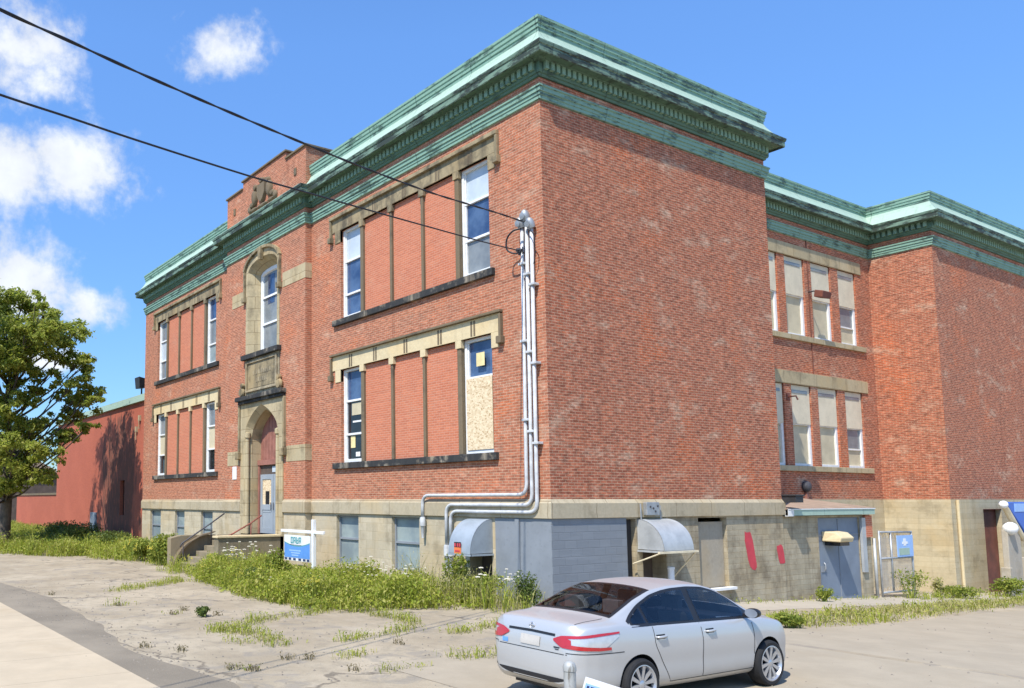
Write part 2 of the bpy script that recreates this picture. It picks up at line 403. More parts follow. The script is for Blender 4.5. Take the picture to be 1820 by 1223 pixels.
# ---- roof
PLAN = [(XL,0),(PX0,0),(PX0,PY),(PX1,PY),(PX1,0),(0,0),(0,W),(XR,W),(XR,W2),(XQ,W2),(XQ,YB),(XL,YB)]
rf = MB(); rf.poly([(x,y,14.55) for x,y in PLAN]); rf.build('roof', K['roof_felt'], B)

# ---- mouldings swept round the plan
def offset(P, o, closed=True):
    out = []; n = len(P)
    for i in range(n):
        p = Vector(P[i]); a = Vector(P[i-1]) if (closed or i>0) else None; b = Vector(P[(i+1)%n]) if (closed or i<n-1) else None
        ns = []
        for q, r in ((a,p),(p,b)):
            if q is None or r is None: continue
            d = (r-q).normalized(); ns.append(Vector((d.y,-d.x)))
        if len(ns)==1: out.append(p+ns[0]*o)
        else:
            m = ns[0]+ns[1]; out.append(p + m*(o*2/m.length_squared) if m.length>.1 else p+ns[0]*o)
    return out
def sweep(mb, P, prof, closed=True, m=0):
    R = [[(q.x,q.y,z) for q in offset(P,o,closed)] for o,z in prof]
    for a,b in zip(R,R[1:]):
        ia = mb.pts(a); ib = mb.pts(b); n = len(a)
        for k in range(n if closed else n-1): mb.face([ia[k],ia[(k+1)%n],ib[(k+1)%n],ib[k]], m)
    if not closed:
        for e in (0,-1): mb.poly([r[e] for r in R], m)
    return mb
sc_ = sweep(MB(), PLAN, [(-.02,12.75),(.055,12.775),(.055,12.86),(.075,12.87),(.075,12.95),(.105,12.96),(.105,13.06),(.135,13.075),(.135,13.12),(-.02,13.17)])
sc_.build('string_course', K['copper_mid'], B)
CO = sweep(MB(), PLAN, [(-.02,13.36),(.05,13.38),(.07,13.44),(.10,13.45),(.12,13.50),(.12,13.72),(.20,13.74),(.22,13.78),(.42,13.79)])
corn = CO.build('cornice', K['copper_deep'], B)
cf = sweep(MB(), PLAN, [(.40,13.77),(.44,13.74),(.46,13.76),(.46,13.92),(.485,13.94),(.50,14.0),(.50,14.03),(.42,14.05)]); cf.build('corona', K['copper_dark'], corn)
UP = [PLAN[k] for k in (4,5,6,7,8,9,10,11,0,1)]
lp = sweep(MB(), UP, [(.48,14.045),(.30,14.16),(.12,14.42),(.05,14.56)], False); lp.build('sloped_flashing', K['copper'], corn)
gp_ = sweep(MB(), UP, [(.05,14.555),(.05,14.66),(.075,14.67),(.075,14.76),(.10,14.78),(.10,14.88),(.125,14.90),(.125,14.97),(.03,15.0),(-.35,15.0),(-.35,14.55)], False); gp_.build('parapet_gutter', K['copper_mid'], corn)
tp = MB()
tp.box(PX0-.3, PX1+.3, PY-.46, PY+.02, 14.05, 14.075); tp.build('entrance_cornice_cap', K['copper'], corn)
dn = MB()
for (a,b) in zip(PLAN, PLAN[1:]):
    a = Vector(a); b = Vector(b); d = (b-a); L = d.length; d.normalize(); nrm = Vector((d.y,-d.x))
    if a.y > 45: continue
    k = max(1,int(L/.2))
    for i in range(k):
        p = a + d*((i+.5)*L/k); h = .06
        q = [p-d*h+nrm*.115, p+d*h+nrm*.115, p+d*h+nrm*.205, p-d*h+nrm*.205]
        dn.prism([(v.x,v.y,13.53) for v in q], [(v.x,v.y,13.735) for v in q])
dn.build('dentil_course', K['dentil'], corn)

# ---- stone band under the brick, and the base
PLANB = [(XL,0),(PX0,0),(PX0,PY),(XC-DHW,PY)]; PLANC = [(XC+DHW,PY),(PX1,PY),(PX1,0),(0,0),(0,W),(XR,W)]
for P in (PLANB, PLANC):
    sweep(MB(), P, [(-.05,2.13),(.075,2.15),(.075,2.52),(.0,2.62),(-.05,2.62)], False).build('stone_band', K['table'], B)
fd = MB()
fb = [(-9.54,-8.22,.45,2.08,.22),(-6.42,-5.07,.45,2.08,.22),(-2.92,-2.06,-.2,2.1,.45)]
wall_cells(fd, T0, PX1, 0, -1, ZF, fb)
fd.build('front_base', K['found'], B); fd = MB()
fbl = [(-27.5,-25.97,.45,2.08,.22),(-24.08,-22.86,.45,2.08,.22),(-20.94,-19.64,.45,2.08,.22)]
wall_cells(fd, T0, XL, PX0, -1, ZF, fbl)
fd.build('front_base', K['found'], B); fd = MB()
wall_cells(fd, TP, PX0, XC-DHW, -1, ZF); fd.build('front_base', K['found'], B); fd = MB()
wall_cells(fd, TP, XC+DHW, PX1, -1, ZF)
fd.poly([(PX1,PY,-1),(PX1,0,-1),(PX1,0,ZF),(PX1,PY,ZF)])
fd.build('front_base', K['found'], B)
MB().poly([(PX0,PY,-1),(PX0,0,-1),(PX0,0,ZF),(PX0,PY,ZF)]).build('front_base', K['found'], B)
fs = MB(); sb = [(2.76,3.14,-.6,2.1,.18),(3.38,4.36,-.6,2.08,.5),(5.82,7.16,.12,2.1,.2)]
wall_cells(fs, east(0), 0, W, -2, ZF, sb)
fs.build('side_base', K['found_side'], B)
fw = MB(); wall_cells(fw, east(XQ+.01), W2, YB, -3, 2.62, [(25.35,27.1,-2,2.23,.2)]); fw.poly([(XR,W2+.0,-3),(XQ+.01,W2,-3),(XQ+.01,W2,2.62),(XR,W2,2.62)])
fw.build('far_wing_base', K['found_side2'], B)
MB().box(XQ-.25,XQ-.19,25.37,27.08,-2,2.21).build('rust_door', K['rust'], B, label='rust brown steel door half hidden by the sign post')
pm = MB()
for z in (2.13,): pm.box(XQ-.19,XQ+.02,25.35,27.1,2.21,2.23)
for y in (25.6,26.4): pass
pm.build('door_trim', K['rust'], B)
pt = MB(); pt.tube([(XQ+.07,22.92,2.6),(XQ+.07,22.97,-1.05)], .055); pt.build('downpipe', K['buff_clean'], B)
# blue-grey painted corner
gc = MB(); gc.box(-1.9,0.0,-.022,-.0,-.6,2.135); gc.box(-1.16,-1.02,-.06,-.022,-.6,2.13); g1=gc.build('painted_corner_board', K['grey_paint'], B, label='blue grey painted sheet boarding at the base of the corner')
MB().box(.0,.022,-.022,2.74,-.6,2.135).build('painted_corner_blockwork', K['grey_block'], B, label='blue grey painted blockwork at the base of the corner')
# openings in the base
MB().box(-2.90,-2.08,.44,.47,-.2,2.1).build('hatch_board', K['darkbrown'], B)
MB().box(-.5,-.44,3.39,4.35,-1,2.08).build('hatch_board', K['darkbrown'], B)
MB().box(-.17,-.14,2.78,3.12,-1,2.1).build('dark_slot', K['dark'], B)
pnl = MB(); pnl.box(-.19,-.12,5.98,7.14,.14,1.98); pnl.box(-.19,-.16,5.83,5.98,.14,2.08)
pnl.build('blocked_opening', K['panel_stone'], B)
MB().box(-.05,.12,5.9,7.35,.06,.14).build('window_ledge', K['white'], B, bevel=.01)
def splash(pts, y0, name, label):
    mb = MB(); mb.prism([(.003,y,z) for y,z in pts],[(.007,y,z) for y,z in pts]); return mb.build(name, K['red_paint'], B, label=label)
def blot(yc, zc, wy, hz, lean, seed):
    r = random.Random(seed); P = []
    for k in range(22):
        a = 2*pi*k/22; c, s = cos(a), sin(a)
        e = 1 + r.uniform(-.07,.07)
        x = math.copysign(abs(c)**.55,c)*wy*e; z = math.copysign(abs(s)**.6,s)*hz*e
        P.append((yc + x + lean*z, zc+z))
    return P
splash(blot(8.28,1.13,.2,.56,-.22,3),0,'red_paint_patch','tall red paint patch on the stone base')
splash(blot(9.86,.95,.17,.29,-.2,5),0,'red_paint_patch','small red paint patch on the stone base')

# ---- wing windows with stone lintel, drip mould, mullions and sill
def frame_window(T, u0, u1, z0, z1, d, panes, fw=.09, arched=None, name='window'):
    """white box frame set back d; panes = list of (bottom fraction, top fraction, material, name)"""
    mb = MB(); dep = .12
    def bx(a,b,c,e,d0,d1): mb.box(a,b,d0,d1,c,e, 0, lambda x,y,z: T(x,y,z))
    bx(u0,u0+fw,z0,z1,d,d+dep); bx(u1-fw,u1,z0,z1,d,d+dep); bx(u0+fw,u1-fw,z1-fw,z1,d,d+dep); bx(u0+fw,u1-fw,z0,z0+fw*1.3,d-.02,d+dep)
    H = z1-z0
    for f in sorted({p[0] for p in panes} - {0}):
        z = z0+H*f; bx(u0+fw,u1-fw,z-.035,z+.035,d+.02,d+dep)
    # staff beads inside the frame
    bx(u0+fw,u0+fw+.045,z0+fw*1.3,z1-fw,d+.035,d+dep); bx(u1-fw-.045,u1-fw,z0+fw*1.3,z1-fw,d+.035,d+dep)
    w = mb.build(name, K['white'], B, bevel=.006)
    for a,b,mt,nm in panes:
        off = -.045 if mt in ('osb',) else .085
        c = z0+H*a+(.035 if a else fw*1.3); e = z0+H*b-(.035 if b<1 else fw)
        MB().box(u0+fw+.01,u1-fw-.01,d+off,d+off+.012,c-.01,e+.01,0,T).build(nm, K[mt], w)
    return w
DRIPSTOP = .72
def wing(side):
    X = (lambda x: x) if side==0 else mirror
    def bx(mb,a,b,y0,y1,c,d): mb.box(min(X(a),X(b)),max(X(a),X(b)),y0,y1,c,d)
    for row,(zs,zh,zl,zd) in enumerate(ROWS):
        stone = K['soot'] if row==1 else K['buff_clean']
        mb = MB(); bx(mb,-9.72,-1.55,-.03,.1,zh,zl+(.0 if row else .04))
        for x in MUL[1:5]: bx(mb,x-.12,x+.12,-.034,.1,zh-.22,zh)       # springer blocks over the mullions
        for a,b in ((-9.55,-9.23),(-1.90,-1.62)): bx(mb,a,b,-.03,.1,zh-.42,zh)
        li = mb.build('lintel', stone, B, bevel=.008)
        for k,x in enumerate((-2.6,-4.0,-5.6,-7.2,-8.6)):
            st = MB(); bx(st,x-.09,x-.02,-.036,-.03,zh+.03,zl); bx(st,x+.03,x+.1,-.036,-.03,zh+.03,zl)
            st.build('stained_joint', K['brown_stone'], li)
        dm = MB(); bx(dm,-9.80,-1.47,-.13,.02,zl+(.0 if row else .04),zd)
        for a,b in ((-9.80,-9.72),(-1.55,-1.47)): bx(dm,a,b,-.11,.02,zd-DRIPSTOP,zl); bx(dm,a-.05,b+.05,-.16,.02,zd-DRIPSTOP-.2,zd-DRIPSTOP)
        dm.build('drip_mould', K['soot'] if row else K['brown_stone'], B, bevel=.015)
        sl = MB(); bx(sl,-9.62,-1.72,-.12,.3,zs-.2,zs); sl.build('sill', K['sill'], B, bevel=.012)
        for k,x in enumerate(MUL[1:5]):
            m_ = MB(); wd = .055 if k in (1,2) else .085
            bx(m_,x-wd,x+wd,-.0,.3,zs,zh-.0); m_.build('mullion', K['brown_stone'], B, bevel=.02)
        for a,b in zip(MUL[1:4],MUL[2:5]):
            ip = MB(); bx(ip,b+.05,a-.05,.085,.3,zs,zh); ip.build('infill_panel', K['brick_new'], B)
        for a,b,end in ((-3.11,-1.90,0),(-9.23,-8.06,1)):
            if side==0 and row==1: P = [(0,.34,'glass_grey','pane'),(.34,.68,'glass','pane'),(.68,1,'glass_pale','pane')] if end==0 else [(0,.27,'glass','pane'),(.27,.64,'glass','pane'),(.64,1,'glass_pale','pane')]
            elif side==0: P = [(0,.66,'osb','board'),(.66,1,'glass','pane')] if end==0 else [(0,.3,'glass_dark','pane'),(.3,.655,'glass_dark','pane'),(.655,1,'glass','pane')]
            elif row==1: P = [(0,.33,'glass_grey','pane'),(.33,.66,'glass_pale','pane'),(.66,1,'glass_grey','pane')] if end==0 else [(0,.3,'milky','pane'),(.3,.66,'glass_grey','pane'),(.66,1,'glass','pane')]
            else: P = [(0,.33,'glass_dark','pane'),(.33,.66,'blind','blind'),(.66,1,'glass_grey','pane')]
            x0,x1 = sorted((X(a),X(b)))
            w = frame_window(T0,x0,x1,zs+.002,zh-.002,.12,P)
            bk = MB(); bk.box(x0,x1,.245,.26,zs,zh); bk.build('window_backing', K['dark'], w)
            if side==0 and row==0 and end==0:
                MB().box(-2.62,-2.30,.10,.108,6.25,6.62).build('paper_notice', K['paper'], w)
            if side==0 and row==0 and end==1:
                MB().box(-8.85,-8.2,.188,.20,5.45,5.86).build('blind', K['blind'], w)
                q = MB(); q.box(-8.8,-8.2,.188,.2,5.2,5.26); q.build('shelf', K['white'], w)
                MB().box(-8.92,-8.66,.188,.2,4.35,4.75).build('paper_notice', K['paper'], w)
                MB().box(-8.62,-8.38,.186,.2,4.05,4.2).build('paper_sheet', K['paper_white'], w)
wing(0); wing(1)
# basement windows on the street front
for (a,b,c,d,dep) in fb[:2]+fbl:
    mb = MB()
    mb.box(a,b,.12,.2,c,c+.07); mb.box(a,b,.12,.2,d-.06,d)
    for x in (a,b-.06): mb.box(x,x+.06,.12,.2,c+.07,d-.06)
    mb.box(a+.06,b-.06,.11,.19,1.28,1.345)
    w = mb.build('basement_window', K['grey_paint'], B)
    MB().box(a+.05,b-.05,.17,.185,c+.05,d-.05).build('pane', K['milky'], w)

# ---- arched window over the entrance
def ring(mb, A, B_, m=0): mb.strip(A, B_, m)
def outline(hw, z0, spring, apex, y, pointed=False, n=14):
    A = arch(hw, spring, apex, n, pointed=pointed)
    return [(XC-hw,y,z0)] + [(x,y,z) for x,z in A] + [(XC+hw,y,z0)]
sw = MB(); yF = PY-.03
oA = outline(WHW, WS, WSP, WAP, yF); oB = outline(1.24, WS, WSP-.06, WAP-.3, yF); oC = outline(.98, WS, WSP-.2, WAP-.62, .16)
sw.strip(oA,oB); sw.strip(oB,oC)
sw.strip(outline(WHW,WS,WSP,WAP,PY+.02),oA)
sw.poly([(XC-WHW,yF,WS),(XC+WHW,yF,WS),(XC+WHW,.16,WS),(XC-WHW,.16,WS)])
sur = sw.build('window_surround', K['buff'], B)
ks = MB(); ks.prism([(XC-.09,yF-.16,12.2),(XC+.09,yF-.16,12.2),(XC+.14,yF-.16,12.74),(XC-.14,yF-.16,12.74)],[(XC-.09,yF,12.2),(XC+.09,yF,12.2),(XC+.14,yF,12.74),(XC-.14,yF,12.74)]); ks.build('keystone', K['soot'], sur, bevel=.02)
# hood mould over the arch with corner stops
hm = MB(); A = arch(WHW+.02, WSP+.0, WAP+.0, 18); Bq = arch(WHW+.14, WSP+.02, WAP+.11, 18)
hm.strip([(x,yF-.1,z) for x,z in A],[(x,yF-.1,z) for x,z in Bq]); hm.strip([(x,yF-.1,z) for x,z in Bq],[(x,PY+.01,z) for x,z in Bq]); hm.strip([(x,yF-.1,z) for x,z in A],[(x,PY+.01,z) for x,z in A])
for s in (-1,1):
    a,b = sorted((XC+s*(WHW+.01),XC+s*(WHW+.12))); hm.box(a,b,yF-.08,PY+.01,10.95,WSP+.02); hm.box(a-.06,b+.06,yF-.14,PY+.01,10.75,10.95)
hm.build('hood_mould', K['soot'], B)
wf = MB(); fo = outline(.98,WS,WSP-.2,WAP-.62,.17); fi = outline(.84,WS+.14,WSP-.26,WAP-.78,.15); fk = outline(.80,WS+.16,WSP-.28,WAP-.82,.24)
wf.strip(fo,fi); wf.strip(fi,fk); wf.box(XC-.98,XC+.98,.12,.24,WS,WS+.14)
for f in (.36,.68): z = WS+f*(WAP-.7-WS); wf.box(XC-.82,XC+.82,.17,.24,z-.04,z+.04)
wv = wf.build('arched_window', K['white_clean'], B)
pn = MB(); P = outline(.86,WS+.1,WSP-.26,WAP-.78,.23)
pn.poly(P); pn.build('pane', K['glass_grey'], wv)
cur = MB(); cur.box(XC-.45,XC+.1,.222,.226,10.55,11.75); cur.build('sky_pane', K['glass'], wv)
sl = MB(); sl.box(XC-1.56,XC+1.56,PY-.2,.16,WS-.2,WS); sl.build('sill', K['sill'], B, bevel=.015)
# tablet
tb = MB(); tb.box(XC-1.44,XC+1.44,PY-.03,PY+.05,6.8,WS-.2); tab = tb.build('name_tablet', K['soot_light'], B)
tr = MB()
tr.box(XC-1.32,XC-1.2,PY-.10,PY-.03,6.95,8.22); tr.box(XC+1.2,XC+1.32,PY-.10,PY-.03,6.95,8.22); tr.box(XC-1.2,XC+1.2,PY-.10,PY-.03,8.12,8.22); tr.box(XC-1.2,XC+1.2,PY-.10,PY-.03,6.95,7.03)
tr.build('tablet_moulding', K['soot_light'], tab, bevel=.015)
MB().box(XC-1.12,XC+1.12,PY-.045,PY-.028,7.1,8.06).build('worn_plaque', K['soot'], tab)
lt = MB(); r = random.Random(4)
for z,x0,x1 in ((7.72,-.7,.7),(7.4,-.45,.45)):
    x = x0
    while x < x1:
        w_ = r.uniform(.07,.13); lt.box(XC+x,XC+x+w_,PY-.056,PY-.045,z-.1,z+r.uniform(.06,.1)); x += w_+r.uniform(.03,.07)
lt.build('worn_lettering', K['soot_light'], tab)
for s in (-1,1):
    sp = MB(); c = (XC+s*1.58, PY-.1, 7.0)
    sp.lathe([(.0,-.1),(.16,-.08),(.2,0),(.16,.08),(.0,.1)], c, (0,1,0), 14); sp.lathe([(0,-.09),(.1,-.07),(.12,0),(.1,.07),(0,.09)], (XC+s*1.53,PY-.1,7.26), (0,1,0), 12)
    sp.build('scroll', K['soot'], tab, smooth=50)
# doorcase
dc = MB(); yD = PY-.05; dHW, dS, dA = 1.46, 5.12, 6.38
inA = [(XC-dHW,yD,DZ0)] + [(x,yD,z) for x,z in arch(dHW,dS,dA,16,pointed=True)] + [(XC+dHW,yD,DZ0)]
inM = [(XC-1.22,PY+.17,DZ0)] + [(x,PY+.17,z) for x,z in arch(1.22,dS-.05,dA-.2,16,pointed=True)] + [(XC+1.22,PY+.17,DZ0)]
inB = [(XC-1.2,.34,DZ0)] + [(x,.34,z) for x,z in arch(1.2,dS-.06,dA-.24,16,pointed=True)] + [(XC+1.2,.34,DZ0)]
top = [(XC-DHW,yD,DZ0)] + [(min(max(x*1.0,XC-DHW),XC+DHW) if 0<i<16 else (XC-DHW if i==0 else XC+DHW),yD,6.58) for i,(x,z) in enumerate(arch(dHW,dS,dA,16))] + [(XC+DHW,yD,DZ0)]
dc.strip(inA,top); dc.strip(inA,inM); dc.strip(inM,inB)
dc.strip(top,[(x,PY+.05,z) for x,y,z in top])
# half columns at the jambs
for s in (-1,1): dc.lathe([(.085,DZ0),(.085,5.1),(.13,5.12),(.13,5.3),(.05,5.34)], (XC+s*1.27,PY+.02,0), (0,0,1), 12)
dcase = dc.build('doorcase', K['buff'], B)
hd = MB(); hd.box(XC-1.95,XC+1.95,PY-.26,PY+.05,6.62,6.8); hd.box(XC-1.86,XC+1.86,PY-.16,PY+.05,6.5,6.62); hd.build('door_hood', K['sill'], B, bevel=.02)
for s in (-1,1):
    ds = MB(); a,b = sorted((XC+s*1.80,XC+s*1.93)); ds.box(a,b,PY-.12,PY+.03,4.55,6.5); ds.box(a-.08,b+.08,PY-.2,PY+.03,4.25,4.55)
    ds.build('hood_stop', K['soot'], B, bevel=.03)
# band stones either side of the entrance and arched window
for a,b,z0,z1 in ((PX0,XC-1.93,4.02,4.6),(XC+1.95,PX1,4.02,4.6),(PX0,XC-1.6,10.72,11.28),(XC+1.62,PX1,10.72,11.28)):
    w_ = 1.15; bs = MB()
    if a==PX0: bs.box(b-w_,b-.02,PY-.012,PY+.05,z0,z1)
    else: bs.box(a+.02,PX1+.012,PY-.012,PY+.05,z0,z1); bs.box(PX1-.05,PX1+.012,PY+.05,0,z0,z1)
    bs.build('band_stone', K['buff'], B)
# doors
dw = MB(); dw.box(XC-1.2,XC-1.08,.2,.34,DZ0,4.0); dw.box(XC+1.08,XC+1.2,.2,.34,DZ0,4.0); dw.box(XC-1.2,XC+1.2,.17,.34,4.0,4.2)
A = arch(1.2,dS-.06,dA-.24,16,pointed=True)
dw.strip([(x,.33,4.2) for x,z in A],[(x,.33,z) for x,z in A])
for k in range(9): x = XC-1.02+k*.255; dw.box(x-.012,x+.012,.312,.33,4.2,5.9 if abs(x-XC)<.55 else 5.3)
dw.build('tympanum_boards', K['maroon'], B)
tw = MB(); tw.box(XC-1.08,XC+1.08,.27,.33,3.62,4.0); tr_ = tw.build('transom', K['darkbrown'], B)
MB().box(XC-.1,XC+.5,.258,.27,3.7,3.92).build('transom_glass', K['glass_pale'], tr_)
for s in (-1,1):
    a,b = sorted((XC+s*.015,XC+s*1.08)); lf = MB()
    st_ = .16
    for q in ((a,a+st_,DZ0+.02,3.62),(b-st_,b,DZ0+.02,3.62)): lf.box(q[0],q[1],.25,.31,q[2],q[3])
    for q in ((DZ0+.02,1.5),(2.2,2.42),(3.42,3.62)): lf.box(a+st_,b-st_,.25,.31,*q)
    lf.box(a+st_,b-st_,.27,.30,1.5,2.2); lf.box(a+st_+.05,b-st_-.05,.258,.27,2.1,2.16)
    leaf = lf.build('door', K['door_blue'], B, bevel=.008)
    pn = MB().box(a+st_,b-st_,.275,.29,2.42,3.42).build('door_pane', K['paper_white'] if s>0 else K['osb'], leaf)
    MB().box(a+st_+.25,b-st_-.18,.268,.275,2.42,2.95).build('torn_gap', K['glass_dark'], leaf)
    hn = MB(); hn.tube([(XC+s*.1,.2,2.2),(XC+s*.1,.2,2.5)],.018); hn.build('handle', K['iron'], leaf)
# ---- stepped brick gable over the entrance
pd = MB(); a0,a1 = PX0, PX1+.02; g0,g1 = XC-1.82, XC+1.86
poly = [(a0,13.95),(a1,13.95),(a1,15.72),(g1,15.72),(g1,16.04),(g0,16.04),(g0,15.72),(a0,15.72)]
pd.prism([(x,PY+.0,z) for x,z in poly],[(x,PY+.62,z) for x,z in poly])
pd.box(a0,a0+.9,PY+.62,PY+1.6,14.3,15.72); pd.box(a1-.4,a1,PY+.62,PY+1.35,15.2,15.72)
gab = pd.build('entrance_gable', K['brick'], B)
cp = MB()
for x0,x1,z in ((a0-.06,g0,15.72),(g1,a1+.08,15.72)): cp.box(x0,x1,PY-.07,PY+.72,z,z+.075)
cp.box(g0-.07,g1+.07,PY-.07,PY+.72,16.04,16.115); cp.box(a1-.45,a1+.085,PY+.72,PY+1.42,15.72,15.795)
cp.build('coping', K['brown_stone'], gab, bevel=.012)
em = MB(); yE = PY
def blob(cx, cz, rx, rz, dp):
    em.loft([[(cx+rx*k*cos(2*pi*i/16), yE-dp*h, cz+rz*k*sin(2*pi*i/16)) for i in range(16)] for k,h in ((1,0),(.95,.6),(.7,.95),(.2,1.0))], True, True)
sh = [(-.34,15.42),(.34,15.42),(.36,14.98),(.2,14.72),(0,14.58),(-.2,14.72),(-.36,14.98)]
em.prism([(XC+x,yE,z) for x,z in sh],[(XC+x*.9,yE-.14,15+(z-15)*.9) for x,z in sh])
for s in (-1,1):
    blob(XC+s*.62,15.0,.2,.34,.16); blob(XC+s*.52,15.36,.13,.14,.17); blob(XC+s*.86,14.74,.2,.12,.12); blob(XC+s*1.08,14.6,.14,.16,.11); blob(XC+s*.75,14.52,.3,.07,.1)
blob(XC,15.52,.2,.13,.16); blob(XC,14.5,.45,.07,.1)
em.build('carved_emblem', K['brown_stone'], gab, smooth=45)
for s in (-1,1): MB().box(XC+s*2.6-.09,XC+s*2.6+.09,PY-.03,PY,14.85,15.12).build('relief_stone', K['brown_stone'], gab)

# ---- recess windows facing the yard
TR = east(XR)
for row,(z0,z1) in enumerate(RROW):
    MB().box(XR-.05,XR+.035,RB[0][0]-.3,W2-.75,z1,z1+.5).build('lintel', K['buff'] , B, bevel=.01)
    MB().box(XR-.1,XR+.09,RB[0][0]-.3,W2-.78,z0-.2,z0).build('sill', K['buff'], B, bevel=.012)
    for k,(a,b) in enumerate(RB):
        mb = MB(); zm = z0+(z1-z0)*.52
        def bx(a_,b_,c,e,d0,d1): mb.box(a_,b_,d0,d1,c,e,0,TR)
        fwid = .09
        bx(a,a+fwid,z0,z1,.08,.2); bx(b-fwid-.05,b,z0,z1,.08,.2); bx(a+fwid,b-fwid,z1-.07,z1,.08,.2); bx(a+fwid,b-fwid,z0,z0+.1,.07,.2); bx(a+fwid,b-fwid,zm-.04,zm+.04,.09,.2)
        if k==4: bx(a+fwid,b-fwid,z0+.72,z0+.78,.1,.2)
        w = mb.build('yard_window', K['white'], B, bevel=.006)
        MB().box(a+.02,b-.04,.05,.08,zm,z1-.01,0,TR).build('cover_panel', K['cream'], w)
        MB().box(a+.1,b-.2,.035,.05,z1-.32,z1-.2,0,TR).build('vent_slot', K['glass_grey'], w)
        MB().box(a+fwid-.01,b-fwid-.03,.15,.16,z0+.08,zm,0,TR).build('blind', K['blind'], w)
        if k==4: MB().box(a+fwid,b-fwid-.05,.142,.148,z0+.8,zm-.05,0,TR).build('pane', K['glass_grey'], w)
# ------------------------------------------------------------------ annex, low wall, entrance steps, fixtures
def gz(x, y):
    """ground height: level by the street, falling gently along the yard side"""
    return -.044*min(max(y,0),30) if y > 0 else 0.0
def annex_mat():
    t = NT('red_painted_brick'); uv, ob, pos, u, v = wall_uv(t)
    b = t.node('ShaderNodeTexBrick'); t.l.new(uv, b.inputs['Vector'])
    b.inputs['Scale'].default_value = 1; b.inputs['Brick Width'].default_value = .215; b.inputs['Row Height'].default_value = .072; b.inputs['Mortar Size'].default_value = .008
    t.set(b.inputs['Color1'], (.45,.125,.070)); t.set(b.inputs['Color2'], (.40,.108,.062)); t.set(b.inputs['Mortar'], (.39,.112,.066))
    n = t.noise(ob,.5,5,.6); col = t.mix(t.math('MULTIPLY', t.step(n,.45,.7), .4), b.outputs[0], (.52,.15,.085))
    # dark cast shadow painted into the wall colour, ragged and streaked upright
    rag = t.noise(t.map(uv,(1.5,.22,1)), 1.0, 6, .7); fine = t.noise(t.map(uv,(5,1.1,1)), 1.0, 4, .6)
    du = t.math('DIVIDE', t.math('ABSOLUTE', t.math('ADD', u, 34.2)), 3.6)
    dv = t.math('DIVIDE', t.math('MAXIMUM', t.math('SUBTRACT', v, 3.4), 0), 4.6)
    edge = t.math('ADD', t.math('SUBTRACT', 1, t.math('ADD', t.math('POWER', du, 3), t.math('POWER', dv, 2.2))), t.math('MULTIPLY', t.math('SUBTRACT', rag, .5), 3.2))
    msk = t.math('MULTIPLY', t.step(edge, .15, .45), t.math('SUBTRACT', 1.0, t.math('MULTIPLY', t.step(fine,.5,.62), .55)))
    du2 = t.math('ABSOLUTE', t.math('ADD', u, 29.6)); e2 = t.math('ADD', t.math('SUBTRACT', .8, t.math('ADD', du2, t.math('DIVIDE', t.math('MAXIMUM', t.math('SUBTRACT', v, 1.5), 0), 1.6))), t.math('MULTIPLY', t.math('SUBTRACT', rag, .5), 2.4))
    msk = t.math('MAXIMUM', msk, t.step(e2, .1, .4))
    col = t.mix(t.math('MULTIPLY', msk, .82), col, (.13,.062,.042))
    return t.bsdf(col, .8, 0, .25, t.math('SUBTRACT', 1, b.outputs['Fac']), .35, .006)
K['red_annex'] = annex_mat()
an = tag(empty('brick_annex', (-38,.4,0)), 'low red painted brick annex with a shadow coloured into its wall beside the school', 'building')
mb = MB(); wall_cells(mb, front(.4), -48.5, -28.75, -1.5, 8.3, [(-33.75,-32.95,1.7,3.75,.3)])
mb.poly([(-48.5,.4,-1.5),(-48.5,14,-1.5),(-48.5,14,8.3),(-48.5,.4,8.3)]); mb.poly([(-48.5,14,-1.5),(-28.75,14,-1.5),(-28.75,14,8.3),(-48.5,14,8.3)])
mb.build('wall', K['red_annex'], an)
MB().box(-48.6,-28.75,.25,14,8.3,8.36).build('roof', K['roof_felt'], an)
mb = MB(); mb.box(-48.62,-28.76,.22,.4,8.12,8.5); mb.box(-48.62,-28.76,.4,.62,8.37,8.5); mb.build('copper_flashing', K['copper'], an)
MB().box(-33.75,-32.95,.6,.64,1.7,3.75).build('window', K['glass_dark'], an)
mb = MB(); mb.box(-39.4,-38.2,.30,.397,-.1,1.8); mb.build('steel_door', K['grey_door'], an)
for x,z in ((-30.4,7.2),(-30.9,6.6)):
    mb = MB(); mb.box(x-.1,x+.1,.28,.4,z-.16,z+.16); mb.tube([(x,.3,z-.16),(x-.05,.33,z-.6)],.03,6); mb.build('vent_pipe', K['buff'], an)
lw = tag(empty('garden_wall', (-56,1.2,0)), 'low dull red brick wall with dark coping behind the tree', 'wall')
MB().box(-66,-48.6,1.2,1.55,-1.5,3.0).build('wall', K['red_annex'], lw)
MB().box(-66,-48.62,1.12,1.63,3.0,3.16).build('coping', K['brown_stone'], lw)
# distant houses glimpsed through the tree
def house(x, y, w, d, h, rh, wall, roof, label):
    o = tag(empty('house', (x,y,gz(x,y))), label, 'house'); z0 = gz(x,y)-.5
    MB().box(x-w/2,x+w/2,y-d/2,y+d/2,z0,h).build('wall', wall, o)
    m = MB(); m.prism([(x-w/2-.4,y-d/2-.4,h),(x-w/2-.4,y+d/2+.4,h),(x-w/2-.4,y,h+rh)],[(x+w/2+.4,y-d/2-.4,h),(x+w/2+.4,y+d/2+.4,h),(x+w/2+.4,y,h+rh)]); m.build('roof', roof, o)
    for k in range(3):
        wx = x-w/3+k*w/3
        f = MB().box(wx-.5,wx+.5,y-d/2-.06,y-d/2+.02,h-2.2,h-.8).build('window', K['white'], o)
        MB().box(wx-.4,wx+.4,y-d/2-.08,y-d/2-.058,h-2.1,h-.9).build('pane', K['glass_dark'], f)
    return o
